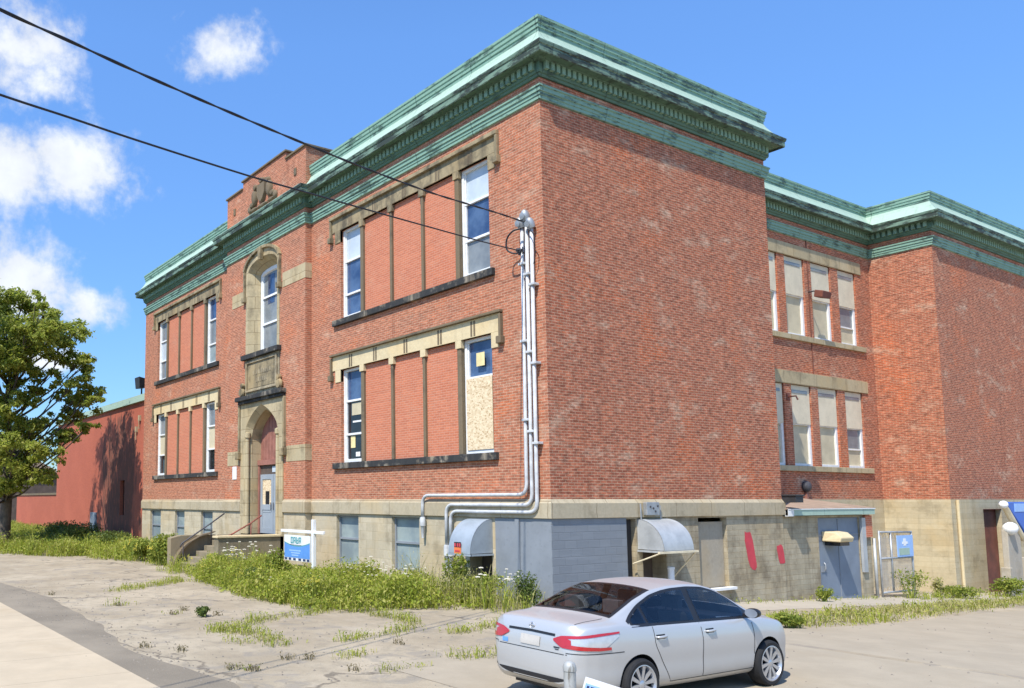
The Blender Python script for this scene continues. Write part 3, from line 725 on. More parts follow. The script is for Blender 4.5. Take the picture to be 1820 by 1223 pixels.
house(-88,4,15,9,5.6,2.6,K['darkbrown'],K['shingle'],'distant dark house with a tan gable roof seen through the tree')

# entrance steps
es = tag(empty('entrance_steps', (XC,-1.7,0)), 'old concrete entrance steps with curved cheek wall leading to the door', 'steps')
x0, x1 = XC-1.75, XC+1.35
mb = MB(); mb.box(x0,x1,-1.35,PY-.06,0,1.22); mb.build('landing', K['conc'], es, bevel=.02)
n = 6
for k in range(n-1):
    MB().box(x0+.28,x1-.28,-1.35-.34*(k+1),-1.35-.34*k,-.1,1.22-.2*(k+1)).build('step', K['conc'], es, bevel=.015)
mb = MB(); mb.box(x1,x1+.34,-2.9,PY-.08,-.1,1.24); mb.box(x1-.28,x1,-2.4,-1.35,-.1,1.0); mb.build('cheek_wall', K['conc'], es, bevel=.02)
mb = MB(); mb.box(x1-.05,x1+.39,-2.95,PY-.09,1.24,1.32); mb.build('coping', K['buff_clean'], es, bevel=.015)
mb = MB()
prof = [(-3.32,-.1),(-3.32,1.12),(-2.9,1.22),(-2.3,1.22),(-1.4,1.22),(-1.4,.3),(-1.4,-.1)]
mb.prism([(x0-.35,y,z) for y,z in prof],[(x0,y,z) for y,z in prof])
mb.build('cheek_wall', K['conc'], es, bevel=.02)
cur = [(-3.3+.0,-.05),(-3.18,.3),(-2.95,.65),(-2.6,.95),(-2.15,1.18),(-1.6,1.3)]
mb = MB(); mb.loft([[(xx,y,z) for xx,y,z in ((x0-.02,y-.06,z-.02),(x0+.26,y-.06,z-.02),(x0+.26,y+.1,z+.06),(x0-.02,y+.1,z+.06))] for y,z in cur],True,True); mb.build('curved_coping', K['brown_stone'], es, bevel=.02)
def rail(name, P, posts, m, label):
    o = tag(empty(name, P[-1]), label, 'handrail')
    MB().tube(P,.03,8).build('rail', m, o, smooth=True)
    for a,b in posts: MB().tube([a,b],.022,8).build('post', m, o, smooth=True)
rail('handrail', [(-16.0,-1.15,2.06),(-16.0,-1.7,1.70),(-16.0,-2.95,.92),(-16.0,-3.02,.78)], [((-16.0,-1.72,.9),(-16.0,-1.72,1.70)),((-16.0,-2.9,.0),(-16.0,-2.9,.94))], K['iron'], 'dark iron handrail on the curved side of the steps')
rail('handrail', [(-13.3,-.9,2.02),(-13.3,-1.35,1.74),(-13.3,-2.1,1.36),(-13.3,-2.25,1.3)], [((-13.3,-1.34,1.0),(-13.3,-1.34,1.74)),((-13.3,-2.2,.9),(-13.3,-2.2,1.32))], K['iron_red'], 'rust red handrail beside the grey front door')
tag(MB().box(-17.06,-16.70,PY-.025,PY-.001,3.45,3.98).build('wall_notice', K['paper_white']), 'small white notice on the brick left of the doorcase', 'notice')

# conduits on the street front
def arc3(P, r=.28, n=5):
    P = [Vector(p) for p in P]; out = [P[0]]
    for a,b,c in zip(P,P[1:],P[2:]):
        u = (a-b).normalized(); v = (c-b).normalized(); rr = min(r,(a-b).length*.45,(c-b).length*.45)
        for k in range(n+1):
            t = k/n; out.append((b+u*rr)*(1-t)**2 + b*2*t*(1-t) + (b+v*rr)*t*t)
    out.append(P[-1]); return out
def conduit(P, zt, label, cols, endlen):
    o = tag(empty('electrical_conduit', P[-1]), label, 'conduit', 'conduits on the school corner')
    MB().tube(arc3(P),.048,10).build('pipe', K['pipe'], o, smooth=True)
    x = P[0][0]
    hd = MB(); hd.lathe([(.062,-.06),(.105,-.04),(.115,.05),(.10,.16),(.05,.22),(.0,.23)], (x,-.13,zt), (0,-.45,1), 12); hd.lathe([(.0,0),(.085,.01),(.085,.05),(0,.06)], (x-.02,-.22,zt+.05),(0,-1,-.2),10); hd.build('weatherhead', K['galv'], o, smooth=40)
    for z in cols: MB().box(x-.10,x+.10,-.2,-.005,z-.03,z+.03).build('strap', K['pipe'], o, bevel=.008)
    e = Vector(P[-1]); MB().lathe([(.075,.0),(.085,-.05),(.085,-endlen),(.065,-endlen-.02),(.04,-endlen-.35)], e, (0,0,1), 10).build('coupling', K['pipe'], o, smooth=40)
conduit([(-.60,-.12,9.55),(-.66,-.12,2.73),(-4.76,-.12,2.73),(-4.76,-.12,2.1)], 9.6, 'grey conduit whose long horizontal run ends farthest along the wall', (8.6,6.6,4.6), .25)
conduit([(-.44,-.12,9.7),(-.49,-.12,2.47),(-3.72,-.12,2.47),(-3.72,-.12,1.35)], 9.75, 'middle grey conduit of three bending to run under the brick', (8.3,6.3,4.3), .3)
conduit([(-.28,-.12,9.45),(-.33,-.12,2.29),(-3.54,-.12,2.29),(-3.54,-.12,1.35)], 9.5, 'grey conduit nearest the building corner, lowest of three runs', (8.0,6.0,4.0), .3)
# cables
W1 = [(-.47,-.24,9.66),(-.07,-1.38,9.52),(.55,-2.95,9.26),(1.22,-4.72,8.99),(2.04,-6.88,8.73),(2.68,-8.54,8.56),(3.39,-10.39,8.39),(3.97,-11.9,8.27),(4.39,-12.98,8.2),(4.71,-13.83,8.15),(5.4,-15.6,8.10),(8.0,-22.4,8.05)]
W2_ = [(-.62,-.2,8.94),(.04,-2.06,8.68),(.94,-4.5,8.36),(1.72,-6.66,8.09),(2.34,-8.33,7.88),(2.85,-9.73,7.71),(3.59,-11.75,7.51),(3.99,-12.85,7.42),(4.31,-13.72,7.34),(5.0,-15.6,7.2),(7.6,-22.6,6.9)]
def smooth_path(P, n=8):
    P = [Vector(p) for p in P]; out = []
    for i in range(len(P)-1):
        a = P[max(i-1,0)]; b = P[i]; c = P[i+1]; d = P[min(i+2,len(P)-1)]
        for k in range(n):
            t = k/n; out.append(.5*((2*b)+(c-a)*t+(2*a-5*b+4*c-d)*t*t+(3*b-a-3*c+d)*t**3))
    out.append(P[-1]); return out
def twisted(P, r, pitch):
    mb = MB(); S = smooth_path(P, 14); L = 0; A = []; Bp = []
    for i,p in enumerate(S):
        if i: L += (p-S[i-1]).length
        a = 2*pi*L/pitch; o = Vector((cos(a)*r*.75, 0, sin(a)*r*.75)); A.append(p+o); Bp.append(p-o)
    mb.tube(A,r,6); mb.tube(Bp,r,6); return mb
c1 = tag(empty('power_cable', W1[0]), 'upper thick twisted cable running from the sky to the conduit tops', 'cable', 'service cables to the school')
twisted(W1,.0125,1.5).build('cable', K['cable'], c1, smooth=True)
lp = MB(); lp.tube(smooth_path([(-.45,-.3,9.45),(-.62,-.42,9.42),(-.86,-.4,9.28),(-.88,-.38,9.0),(-.66,-.3,8.86),(-.5,-.22,8.95)]),.022,6); lp.tube(smooth_path([(-.3,-.25,9.4),(-.05,-.3,9.2),(-.1,-.2,8.75),(-.2,-.15,8.5)]),.014,6); lp.build('drip_loop', K['cable'], c1, smooth=True)
c2 = tag(empty('power_cable', W2_[0]), 'lower thin cable crossing below the thick one to the wall bracket', 'cable', 'service cables to the school')
MB().tube(smooth_path(W2_),.015,6).build('cable', K['cable'], c2, smooth=True)
ib = MB(); ib.box(-.72,-.56,-.16,-.0,8.86,9.04); ib.lathe([(0,-.1),(.05,-.09),(.06,-.02),(.045,0),(.06,.03),(.05,.09),(0,.1)], (-.63,-.2,8.95),(0,-1,0),10); ib.build('wall_bracket', K['iron'], c2, smooth=40)

# sheet metal hoods over the basement openings
def hood(name, T, u0, u1, z0, z1, dep, m, label, sticker=False):
    o = tag(empty(name, T((u0+u1)/2,0,z0)), label, 'hood')
    prof = [(0,z1)] + [(dep*sin(a), z0+(z1-z0)*cos(a)*1.0) for a in [pi/2*k/12 for k in range(1,12)]] + [(dep,z0),(dep,z0-.05)]
    mb = MB(); mb.strip([T(u0,-d,z) for d,z in prof],[T(u1,-d,z) for d,z in prof])
    mb.strip([T(u0,-d+.0,z-.012) for d,z in prof],[T(u1,-d,z-.012) for d,z in prof])
    mb.build('curved_sheet', m, o, smooth=40)
    for u in (u0,u1):
        e = MB(); pr = [(0,z0)]+[(max(d-.012,0),min(z,z1)-.008) for d,z in prof[:-1]]
        e.prism([T(u,-d,z) for d,z in pr],[T(u+(.014 if u==u0 else -.014),-d,z) for d,z in pr]); e.build('end_panel', m, o)
    rm = MB(); rm.box(u0-.03,u1+.03,-dep-.02,-dep+.02,z0-.07,z0-.02,0,T); rm.box(u0-.03,u0+.01,-dep,0,z0-.07,z0-.02,0,T); rm.box(u1-.01,u1+.03,-dep,0,z0-.07,z0-.02,0,T); rm.build('rim', m, o)
    return o
h1 = hood('metal_hood', front(0), -2.86, -2.02, 1.22, 2.1, .80, K['hood_grey'], 'grey curved sheet metal hood with an orange and black sticker')
st = MB(); st.box(-2.62,-2.36,-.815,-.803,1.2,1.36); s1 = st.build('orange_label', K['orange'], h1)
st = MB(); st.box(-2.62,-2.36,-.812,-.802,1.36,1.50); st.build('black_label', K['black'], h1)
st = MB()
for x in (-2.60,-2.50,-2.42): st.box(x,x+.05,-.822,-.812,1.38,1.47)
st.box(-2.58,-2.40,-.824,-.815,1.25,1.29); st.build('label_print', K['red_paint'], h1)
h2 = hood('metal_hood', east(0), 3.2, 4.42, 1.32, 2.1, .78, K['galv_dull'], 'pale galvanised hood on the side wall above a dark opening')
br = MB(); br.box(2.95,4.55,-.83,-.77,1.24,1.29,0,east(0))
br.tube([(.80,4.45,1.25),(.1,4.5,.55)],.02,6); br.tube([(.8,3.0,1.25),(.02,2.95,.95)],.02,6); br.build('angle_frame', K['ivory'], h2)
jb = tag(empty('junction_box', (.06,3.62,2.2)), 'small weathered metal box on the stone band above the pale hood', 'junction box')
MB().box(.08,.2,3.36,3.88,2.2,2.54).build('case', K['galv'], jb, bevel=.012)
m = MB(); m.tube([(.12,3.2,2.5),(.12,3.22,1.9)],.018,6); m.tube([(.12,4.02,2.45),(.12,4.02,2.05)],.014,6); m.build('cable_tail', K['galv'], jb)
m = MB()
for y,z in ((3.5,2.42),(3.7,2.3),(3.62,2.38),(3.8,2.44)): m.lathe([(.0,0),(.03,.004),(.03,.012),(0,.014)],(.2,y,z),(1,0,0),8)
m.build('knockout', K['iron'], jb)
wp = tag(empty('vent_pipe', (.3,4.08,-.2)), 'short white plastic pipe standing behind the car roof', 'pipe')
m = MB(); m.lathe([(.0,-.2),(.082,-.2),(.082,.78),(.095,.785),(.095,.84),(.07,.845),(.06,.7)], (.32,4.08,0), (0,0,1), 14); m.build('pipe', K['white_clean'], wp, smooth=40)
cb = tag(empty('corner_box', (.1,10.15,2.5)), 'dark sheet metal box at the far end of the side wall', 'box')
MB().box(.0,.42,10.08,10.5,2.52,2.72).build('case', K['black'], cb, bevel=.01); MB().box(-.02,.45,10.05,10.53,2.72,2.76).build('lid', K['black'], cb)

# lean-to in the recess
sh_ = tag(empty('lean_to_entrance', (-.05,13,-.6)), 'stone basement entrance with tan lean-to roof and blue grey door', 'entrance')
mb = MB(); wall_cells(mb, east(-.05), W, 15.45, -2, 2.1, [(12.15,14.75,-2,2.03,.12)]); mb.poly([(-.05,15.45,-2),(XR,15.45,-2),(XR,15.45,2.1),(-.05,15.45,2.1)]); mb.build('wall', K['found_side'], sh_)
rf = MB(); rf.prism([(XR,W+.01,2.72),(.12,W+.01,2.34),(.12,W+.01,2.30),(XR,W+.01,2.65)],[(XR,15.5,2.72),(.12,15.5,2.34),(.12,15.5,2.30),(XR,15.5,2.65)]); rf.build('roof', K['shingle'], sh_)
fa = MB(); fa.box(.08,.15,W+.03,15.4,2.12,2.30); fa.build('fascia', K['copper'], sh_); MB().box(.06,.16,W+.03,W+.35,2.10,2.32).build('fascia_end', K['white'], sh_)
fb_ = MB(); fb_.box(-.02,.17,W+.03,15.42,2.30,2.325); fb_.build('fascia_cap', K['white_clean'], sh_)
dr = MB(); dr.box(-.17,-.10,12.17,14.73,-2,2.02); d_ = dr.build('door', K['grey_door'], sh_)
m = MB(); m.box(-.1,-.085,13.42,13.44,-.6,1.98); m.box(-.1,-.075,12.2,14.7,1.45,1.49); m.box(-.1,-.08,12.3,12.6,.3,.5); m.build('door_seam', K['grey_paint'], d_)
m = MB(); m.tube([(-.08,12.45,.35),(-.04,12.45,.4),(-.04,12.45,.55),(-.08,12.45,.6)],.015,6); m.build('handle', K['galv'], d_)
m = MB(); m.box(-.06,.03,14.75,15.0,.2,2.0); m.build('door_jamb', K['galv_dull'], sh_); MB().box(-.06,.035,15.0,15.42,1.35,2.08).build('exposed_brick', K['brick_new'], sh_)
lm = tag(empty('wall_lamp', (.1,13.0,1.3)), 'boxy beige wall lamp on the blue grey basement door', 'lamp')
m = MB(); m.prism([(-.1,12.42,1.28),(.42,12.5,1.26),(.46,12.5,1.4),(.3,12.55,1.56),(-.1,12.42,1.6)],[(-.1,13.36,1.28),(.42,13.3,1.26),(.46,13.3,1.4),(.3,13.26,1.56),(-.1,13.36,1.6)]); m.build('housing', K['buff_clean'], lm, bevel=.03)
m = MB(); m.box(-.1,.36,12.6,13.2,1.14,1.275); m.build('lens', K['glass_dark'], lm, bevel=.02)
# floodlights and bell
fl = tag(empty('floodlight', (XR,17.7,10.5)), 'brown floodlight on the brick pier between upper yard windows', 'floodlight')
m = MB(); m.tube([(XR,17.63,10.7),(XR+.2,17.63,10.7),(XR+.34,17.7,10.62)],.03,8); m.build('arm', K['iron'], fl, smooth=True)
m = MB(); m.prism([(XR+.25,17.5,10.45),(XR+.6,17.42,10.35),(XR+.66,17.42,10.6),(XR+.3,17.5,10.72)],[(XR+.25,17.95,10.45),(XR+.6,18.05,10.35),(XR+.66,18.05,10.6),(XR+.3,17.95,10.72)]); m.build('head', K['rust'], fl, bevel=.02)
m = MB(); m.tube([(XR+.02,17.63,12.9),(XR+.02,17.63,7.2)],.016,6); m.build('wire', K['rust'], fl)
fl2 = tag(empty('floodlight', (-30.9,.6,8.5)), 'black floodlight standing on the annex roof edge', 'floodlight')
m = MB(); m.tube([(-30.9,.6,8.45),(-30.9,.6,8.95)],.05,8); m.build('arm', K['black'], fl2)
m = MB(); m.prism([(-31.25,.35,8.95),(-30.55,.35,8.95),(-30.5,.3,9.6),(-31.3,.3,9.6)],[(-31.15,.8,9.0),(-30.65,.8,9.0),(-30.6,.85,9.5),(-31.2,.85,9.5)]); m.build('head', K['black'], fl2, bevel=.03)
bl = tag(empty('alarm_bell', (XR,16.5,3.0)), 'small dark alarm bell on brick under the lower yard windows', 'bell')
m = MB(); m.lathe([(0,.0),(.2,.0),(.22,.08),(.17,.18),(.05,.22),(0,.22)],(XR,16.55,3.1),(1,0,0),18); m.build('gong', K['iron'], bl, smooth=50)
MB().box(XR,XR+.1,16.5,16.62,2.6,2.9).build('base_box', K['maroon'], bl)
m = tag(empty('hook_bracket', (XR,15.75,6.4)), 'small rusty bracket beside the shaded lower yard window', 'bracket')
q = MB(); q.tube([(XR,15.75,6.45),(XR+.3,15.75,6.45),(XR+.36,15.75,6.3)],.03,6); q.box(XR,XR+.03,15.65,15.85,6.3,6.6); q.build('arm', K['rust'], m)

# chain link gate and notice
gt = tag(empty('chain_link_gate', (.05,17.1,-.75)), 'galvanised chain link gate leaning at the yard corner', 'gate')
g0, g1 = 15.95, 18.25; gx = -.02
m = MB(); zb = -.75
for a,b in (((gx,g0,zb-.2),(gx,g0,1.55)),((gx,g1,zb-.2),(gx,g1,1.5)),((gx,g0,1.5),(gx,g1,1.46)),((gx,g0,-.55),(gx,g1,-.58)),((gx,16.75,-.55),(gx,16.75,1.5)),((gx,g0,.6),(gx,g1,.58))): m.tube([a,b],.035,8)
m.build('frame', K['galv'], gt, smooth=True)
m = MB(); k = -3.0
while k < 2.4:
    for s in (1,-1):
        pts = []
        for q in range(0,12):
            y = g0+(g1-g0)*q/11; z = (k+s*(y-g0)) if s>0 else (k+ (g1-g0) - (y-g0))
            if -.55 <= z <= 1.48: pts.append((gx,y,z))
        if len(pts)>1: m.tube([pts[0],pts[-1]],.0055,4)
    k += .085
m.build('wire_mesh', K['galv'], gt)
q = MB(); q.tube([(gx,15.6,zb),(gx,15.6,1.3)],.05,8); q.build('gate_post', K['galv_dull'], gt, smooth=True)
nb = tag(empty('notice_board', (.05,17.7,.9)), 'pale blue and green notice hung on the chain link gate', 'sign')
MB().box(.03,.05,17.05,18.2,.62,1.36).build('panel', K['signblue_lt'], nb)
m = MB(); m.box(.05,.056,17.15,17.9,.68,.92); m.build('green_print', K['copper'], nb)
m = MB(); m.box(.05,.056,17.5,17.68,1.0,1.25); m.box(.05,.058,17.4,17.495,1.06,1.14); m.box(.05,.058,17.685,17.8,1.06,1.14); m.build('white_print', K['white_clean'], nb)
# blue sign on a wooden post at the yard edge
ls = tag(empty('post_sign', (.6,24.8,-1)), 'large blue sign with cream rim and white knobs on a wooden post', 'sign')
m = MB(); m.box(.55,.75,24.25,25.45,-1.6,1.45); m.build('post', K['wood_post'], ls, bevel=.02)
m = MB(); m.box(.5,.8,24.1,24.34,-1.6,.0); m.box(.5,.8,25.6,25.85,-1.6,.35); m.build('side_post', K['wood_post'], ls, bevel=.02)
sp = [(23.95,2.52),(27.9,2.52),(27.9,.75),(26.3,.75),(25.9,1.15)]
m = MB(); m.prism([(.62,y,z) for y,z in sp],[(.86,y,z) for y,z in sp]); pn = m.build('panel', K['royal'], ls, bevel=.03)
m = MB(); m.box(.86,.875,24.75,27.85,2.14,2.46); m.build('light_band', K['signblue_lt'], pn)
m = MB(); m.lathe([(0,0),(.55,0),(.55,.03),(.0,.04)],(.86,26.75,1.45),(1,0,0),22); m.build('round_emblem', K['signblue_lt'], pn)
m = MB(); m.tube([(.74,24.15,2.42),(.74,25.0,1.65),(.74,25.75,1.05)],.11,10); m.build('rim', K['ivory'], ls, smooth=50)
for y,z,r_ in ((24.0,2.42,.15),(24.45,1.5,.25)):
    m = MB(); m.lathe([(r_*sin(a),-r_*cos(a)) for a in [pi*k/10 for k in range(11)]],(.78,y,z),(1,0,0),16); m.build('knob', K['white_clean'], ls, smooth=True)

# for-sale style board in the weeds
rs = tag(empty('yard_sign', (-9.1,-1.2,0)), 'blue and white hanging board on a white wooden post among weeds', 'sign')
px, py = -9.15, -1.15
MB().box(px-.06,px+.06,py-.06,py+.06,-.3,1.95).build('post', K['white_clean'], rs, bevel=.008)
MB().box(-11.3,-8.5,py-.04,py+.04,1.49,1.585).build('arm', K['white_clean'], rs, bevel=.008)
sgn = MB().box(-11.08,-9.34,py-.02,py+.02,.54,1.40).build('board', K['white'], rs)
m = MB(); yq = py-.021
cv = [(-11.06+1.70*k/10, 1.02+.12*(2*(k/10)-1)**2) for k in range(11)]
m.strip([(x,yq-.003,z) for x,z in cv],[(x,yq-.003,.64) for x,z in cv]); m.build('blue_field', K['signblue'], sgn)
m = MB(); m.strip([(x,yq-.004,z+.035) for x,z in cv],[(x,yq-.004,z+.0) for x,z in cv]); m.build('teal_curve', K['teal'], sgn)
m = MB()
for k,x in enumerate((-10.62,-10.44,-10.26,-10.08)):
    m.box(x,x+.05,yq-.006,yq,1.12,1.34)
    for z in ((1.12,1.3),(1.2,1.3),(1.12,1.21),(1.3,1.2))[k]: m.box(x+.05,x+.14,yq-.006,yq,z,z+.04)
    m.box(x+.11,x+.15,yq-.005,yq,1.14,1.32)
m.build('teal_lettering', K['teal'], sgn)
m = MB(); m.box(-10.66,-9.9,yq-.004,yq,1.06,1.085); m.build('grey_line', K['galv'], sgn)
m = MB()
for x0_,x1_,z in ((-10.72,-9.95,.86),(-10.6,-10.0,.78),(-10.55,-10.1,.70)): m.box(x0_,x1_,yq-.008,yq-.003,z,z+.045)
m.build('pale_lettering', K['signblue_lt'], sgn)
m = MB()
for x in (-11.03,-10.76,-10.45,-10.1,-9.8,-9.55): m.box(x,x+.17,yq-.008,yq-.003,.56,.63)
m.build('number_strip', K['navy'], sgn)
m = MB()
for x in (-10.9,-9.5): m.tube([(x,py,1.48),(x,py,1.40)],.012,6)
m.build('hanger', K['galv'], rs)

# bollard and the low board beside it, close to the camera
bp = tag(empty('metal_bollard', (8.42,-9.0,0)), 'weathered metal pipe bollard in front of the silver car', 'bollard')
m = MB(); m.lathe([(0,-.3),(.058,-.3),(.058,.94),(.064,.945),(.064,.985),(.05,1.02),(.02,1.04),(0,1.042)],(8.42,-9.0,0),(0,0,1),18); 
def worn():
    t = NT('worn_bollard_paint'); o = t.obj(); n = t.noise(t.map(o,(14,14,2.2)),1.0,5,.65); n2 = t.noise(o,5,4,.6)
    col = t.mix(t.step(n,.45,.58), (.40,.40,.37), (.17,.15,.12)); col = t.mix(t.math('MULTIPLY',t.step(n2,.5,.7),.5), col, (.5,.5,.48))
    return t.bsdf(col,.55,.2,.4,n,.3,.004)
m.build('pipe', worn(), bp, smooth=40)
m = MB(); m.lathe([(.0592,.0),(.062,0),(.062,.06),(.0592,.06)],(8.42,-9.0,.55),(0,0,1),18,caps=False); m.build('band', K['galv'], bp, smooth=40)
# low white board clamped beside the bollard
lb = tag(empty('low_sign_board', (8.6,-8.7,.4)), 'tilted white board with navy lettering beside the metal bollard', 'sign')
A_ = Vector((8.50,-8.86,.885)); D_ = Vector((.30,.50,-.185)); N_ = Vector((.83,-.5,0)).normalized(); U_ = D_.cross(N_).normalized(); U_ = U_ if U_.z > 0 else -U_
def lbq(mb, a, b, c, d, t0, t1, m=0):
    P = lambda s, h, t: A_ + D_*s + U_*h + N_*t
    mb.prism([P(a,c,t0),P(b,c,t0),P(b,d,t0),P(a,d,t0)],[P(a,c,t1),P(b,c,t1),P(b,d,t1),P(a,d,t1)],m)
m = MB(); lbq(m,0,1.1,-.36,0,-.015,.0); bo = m.build('board', K['white_clean'], lb)
m = MB(); lbq(m,.02,1.08,-.30,-.055,.0,.003); m.build('pale_field', K['signblue_lt'], bo)
m = MB(); r = random.Random(8); s = .05
while s < 1.02:
    w_ = r.uniform(.03,.06); lbq(m,s,s+w_,-.15,-.075,.003,.006); s += w_+.025
m.build('navy_lettering', K['navy'], bo)
MB().tube([(8.66,-8.62,-.2),(8.66,-8.62,.62)],.025,8).build('stake', K['galv'], lb)

# ------------------------------------------------------------------ silver car (built nose along +x, then turned)
CAR = tag(empty('silver_car', (6.46,-5.13,.0), radians(88.6)), 'silver four door saloon car parked beside the school seen from behind', 'car')
def paint():
    t = NT('silver_car_paint'); o = t.obj(); n = t.noise(o, 3.0, 3, .5); fl = t.noise(o, 900, 1)
    dust_reflect = t.step(t.node('ShaderNodeSeparateXYZ').outputs[2], 0, 1)
    sep = t.node('ShaderNodeSeparateXYZ'); t.l.new(o, sep.inputs[0])
    dust_reflect = t.math('MULTIPLY', t.math('SUBTRACT', 1, t.step(sep.outputs[2], .2, .75)), t.math('ADD', t.math('MULTIPLY', n, .5), .1))  # dust plus the ground's darker reflection, both mixed into the lower paint
    col = t.mix(fl, (.50,.495,.48), (.58,.575,.56)); col = t.mix(dust_reflect, col, (.36,.34,.30))
    return t.bsdf(col, t.math('ADD', t.math('MULTIPLY', dust_reflect, .3), .34), .4, .5, None, coat=.3)
def body_paint():
    m = paint(); t = m.node_tree; p = [n for n in t.nodes if n.type=='BSDF_PRINCIPLED'][0]; out = [n for n in t.nodes if n.type=='OUTPUT_MATERIAL'][0]
    d = t.nodes.new('ShaderNodeBsdfDiffuse'); d.inputs[0].default_value = (.03,.03,.032,1); g_ = t.nodes.new('ShaderNodeNewGeometry'); x = t.nodes.new('ShaderNodeMixShader')
    t.links.new(g_.outputs['Backfacing'], x.inputs[0]); t.links.new(p.outputs[0], x.inputs[1]); t.links.new(d.outputs[0], x.inputs[2]); t.links.new(x.outputs[0], out.inputs[0]); return m
PAINT = body_paint()
def tinted(name, tint, gloss=.8):
    t = NT(name); tr = t.node('ShaderNodeBsdfTransparent'); tr.inputs[0].default_value = (*tint,1)
    gl = t.node('ShaderNodeBsdfGlossy'); gl.inputs['Roughness'].default_value = .01; gl.inputs[0].default_value = (.9,.95,1,1)
    fr = t.node('ShaderNodeFresnel'); fr.inputs[0].default_value = 1.5; x = t.node('ShaderNodeMixShader')
    t.l.new(t.math('ADD', t.math('MULTIPLY', fr.outputs[0], gloss), .03), x.inputs[0]); t.l.new(tr.outputs[0], x.inputs[1]); t.l.new(gl.outputs[0], x.inputs[2]); t.l.new(x.outputs[0], t.out.inputs[0]); return t.mat
CG = tinted('car_window_glass', (.74,.80,.84)); MG = glass_mat('mirror_face', (.2,.22,.25), .03, .8); TRIM = plain('black_trim', (.018,.018,.02), .4, .1, 6)
TAIL = plain('red_tail_lens', (.42,.015,.018), .12, .06, 8, coat=1.0); CLEAR = plain('clear_lens', (.55,.54,.54), .12, .1, 10, metallic=.3, coat=1.0)
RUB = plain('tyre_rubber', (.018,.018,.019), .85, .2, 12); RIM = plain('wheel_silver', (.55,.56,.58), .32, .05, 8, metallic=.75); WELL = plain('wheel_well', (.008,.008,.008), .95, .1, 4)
LG = np.linspace(-2.31,2.31,463)
def curve(P, sig=.035):
    P = np.array(P); y = np.interp(LG, P[:,0], P[:,1]); k = int(sig*4/.01); g = np.exp(-.5*(np.arange(-k,k+1)*.01/sig)**2); g /= g.sum()
    yp = np.concatenate([2*y[0]-y[k:0:-1], y, 2*y[-1]-y[-2:-k-2:-1]]); ys = np.convolve(yp, g, 'valid')
    return lambda l: float(np.interp(l, LG, ys))
zt = curve([(-2.31,.80),(-2.285,.98),(-2.25,1.06),(-2.18,1.095),(-2.0,1.11),(-1.72,1.125),(-1.58,1.15),(-1.1,1.35),(-.75,1.45),(-.35,1.488),(0,1.495),(.3,1.475),(.55,1.415),(.9,1.25),(1.25,1.07),(1.38,1.02),(1.7,.96),(2.0,.875),(2.2,.76),(2.28,.64),(2.31,.52)],.03)
wb_ = curve([(-2.31,.60),(-2.26,.70),(-2.18,.77),(-2.0,.825),(-1.75,.858),(-1.3,.875),(0,.88),(1.2,.878),(1.7,.855),(1.92,.80),(2.08,.71),(2.2,.57),(2.28,.38),(2.31,.22)],.03)
zb_ = curve([(-2.31,.36),(-2.2,.27),(-1.9,.21),(0,.19),(1.9,.19),(2.2,.2),(2.31,.27)])
zs_ = curve([(-2.31,.72),(-2.25,.95),(-2.1,1.02),(-1.6,1.04),(-1,1.0),(0,.965),(1,.94),(1.35,.925),(1.8,.85),(2.1,.73),(2.31,.46)])
rw_ = curve([(-2.31,.46),(-2.2,.61),(-2.0,.665),(-1.75,.685),(-1.5,.67),(-1.1,.63),(-.7,.60),(0,.59),(.4,.605),(.8,.65),(1.25,.71),(1.4,.71),(1.8,.65),(2.1,.5),(2.31,.12)])
dr_ = curve([(-2.31,.02),(-1.75,.03),(-1.2,.055),(0,.06),(.6,.06),(1.25,.055),(1.5,.05),(2.31,.02)])
def section(l):
    w, zb, zs, z1, rw, dp = wb_(l), zb_(l), min(zs_(l), zt(l)-.03), zt(l), rw_(l), dr_(l)
    H = zs-zb; rz = z1-dp; rw = min(rw, .93*w)
    low = [(.80*w,zb),(.945*w,zb+.10*H),(.982*w,zb+.24*H),(.985*w,zb+.42*H),(1.0*w,zb+.60*H),(1.002*w,zb+.75*H),(.992*w,zb+.84*H),(.974*w,zb+.93*H),(.95*w,zs)]
    up = [(.925*w,zs+.02),(.60*.92*w+.40*rw,zs+.02+(rz-zs-.02)*.42),(.25*.92*w+.75*rw,zs+.02+(rz-zs-.02)*.76),(rw,rz),(rw*.88,rz+dp*.45),(rw*.6,rz+dp*.78),(rw*.3,rz+dp*.95),(0,z1)]
    if rz < zs+.03: up = [(.93*w,zs+.2*(rz-zs)),(.6*.92*w+.4*rw,zs+(rz-zs)*.6),(.25*.92*w+.75*rw,zs+(rz-zs)*.85),(rw,rz),(rw*.88,rz+dp*.45),(rw*.6,rz+dp*.78),(rw*.3,rz+dp*.95),(0,z1)]
    P = [(0,zb),(.5*w,zb)] + low + up
    out = [P[0]]
    for i in range(len(P)-1):
        a = P[max(i-1,0)]; b = P[i]; c = P[i+1]; d = P[min(i+2,len(P)-1)]
        for k in (1,2,3):
            t = k/3
            q = [.5*(2*b[j]+(c[j]-a[j])*t+(2*a[j]-5*b[j]+4*c[j]-d[j])*t*t+(3*b[j]-a[j]-3*c[j]+d[j])*t**3) for j in (0,1)]
            out.append((max(q[0],0),q[1]))
    return out
body = MB(); rings = []
for l in np.concatenate([np.linspace(-2.31,-1.9,22), np.linspace(-1.86,1.8,64), np.linspace(1.83,2.31,22)]):
    S = section(l); rings.append([(l,y,z) for y,z in S] + [(l,-y,z) for y,z in S[-2:0:-1]])
body.loft(rings, True, True)
bo = body.build('body', [PAINT, WELL], None)
AX = (-1.30, 1.40); AZ = .317
cut = MB()
for l in AX:
    for s in (-1,1): cut.lathe([(0,.52),(.358,.52),(.358,1.3),(0,1.3)], (l,0,AZ+.01), (0,s,0), 40)
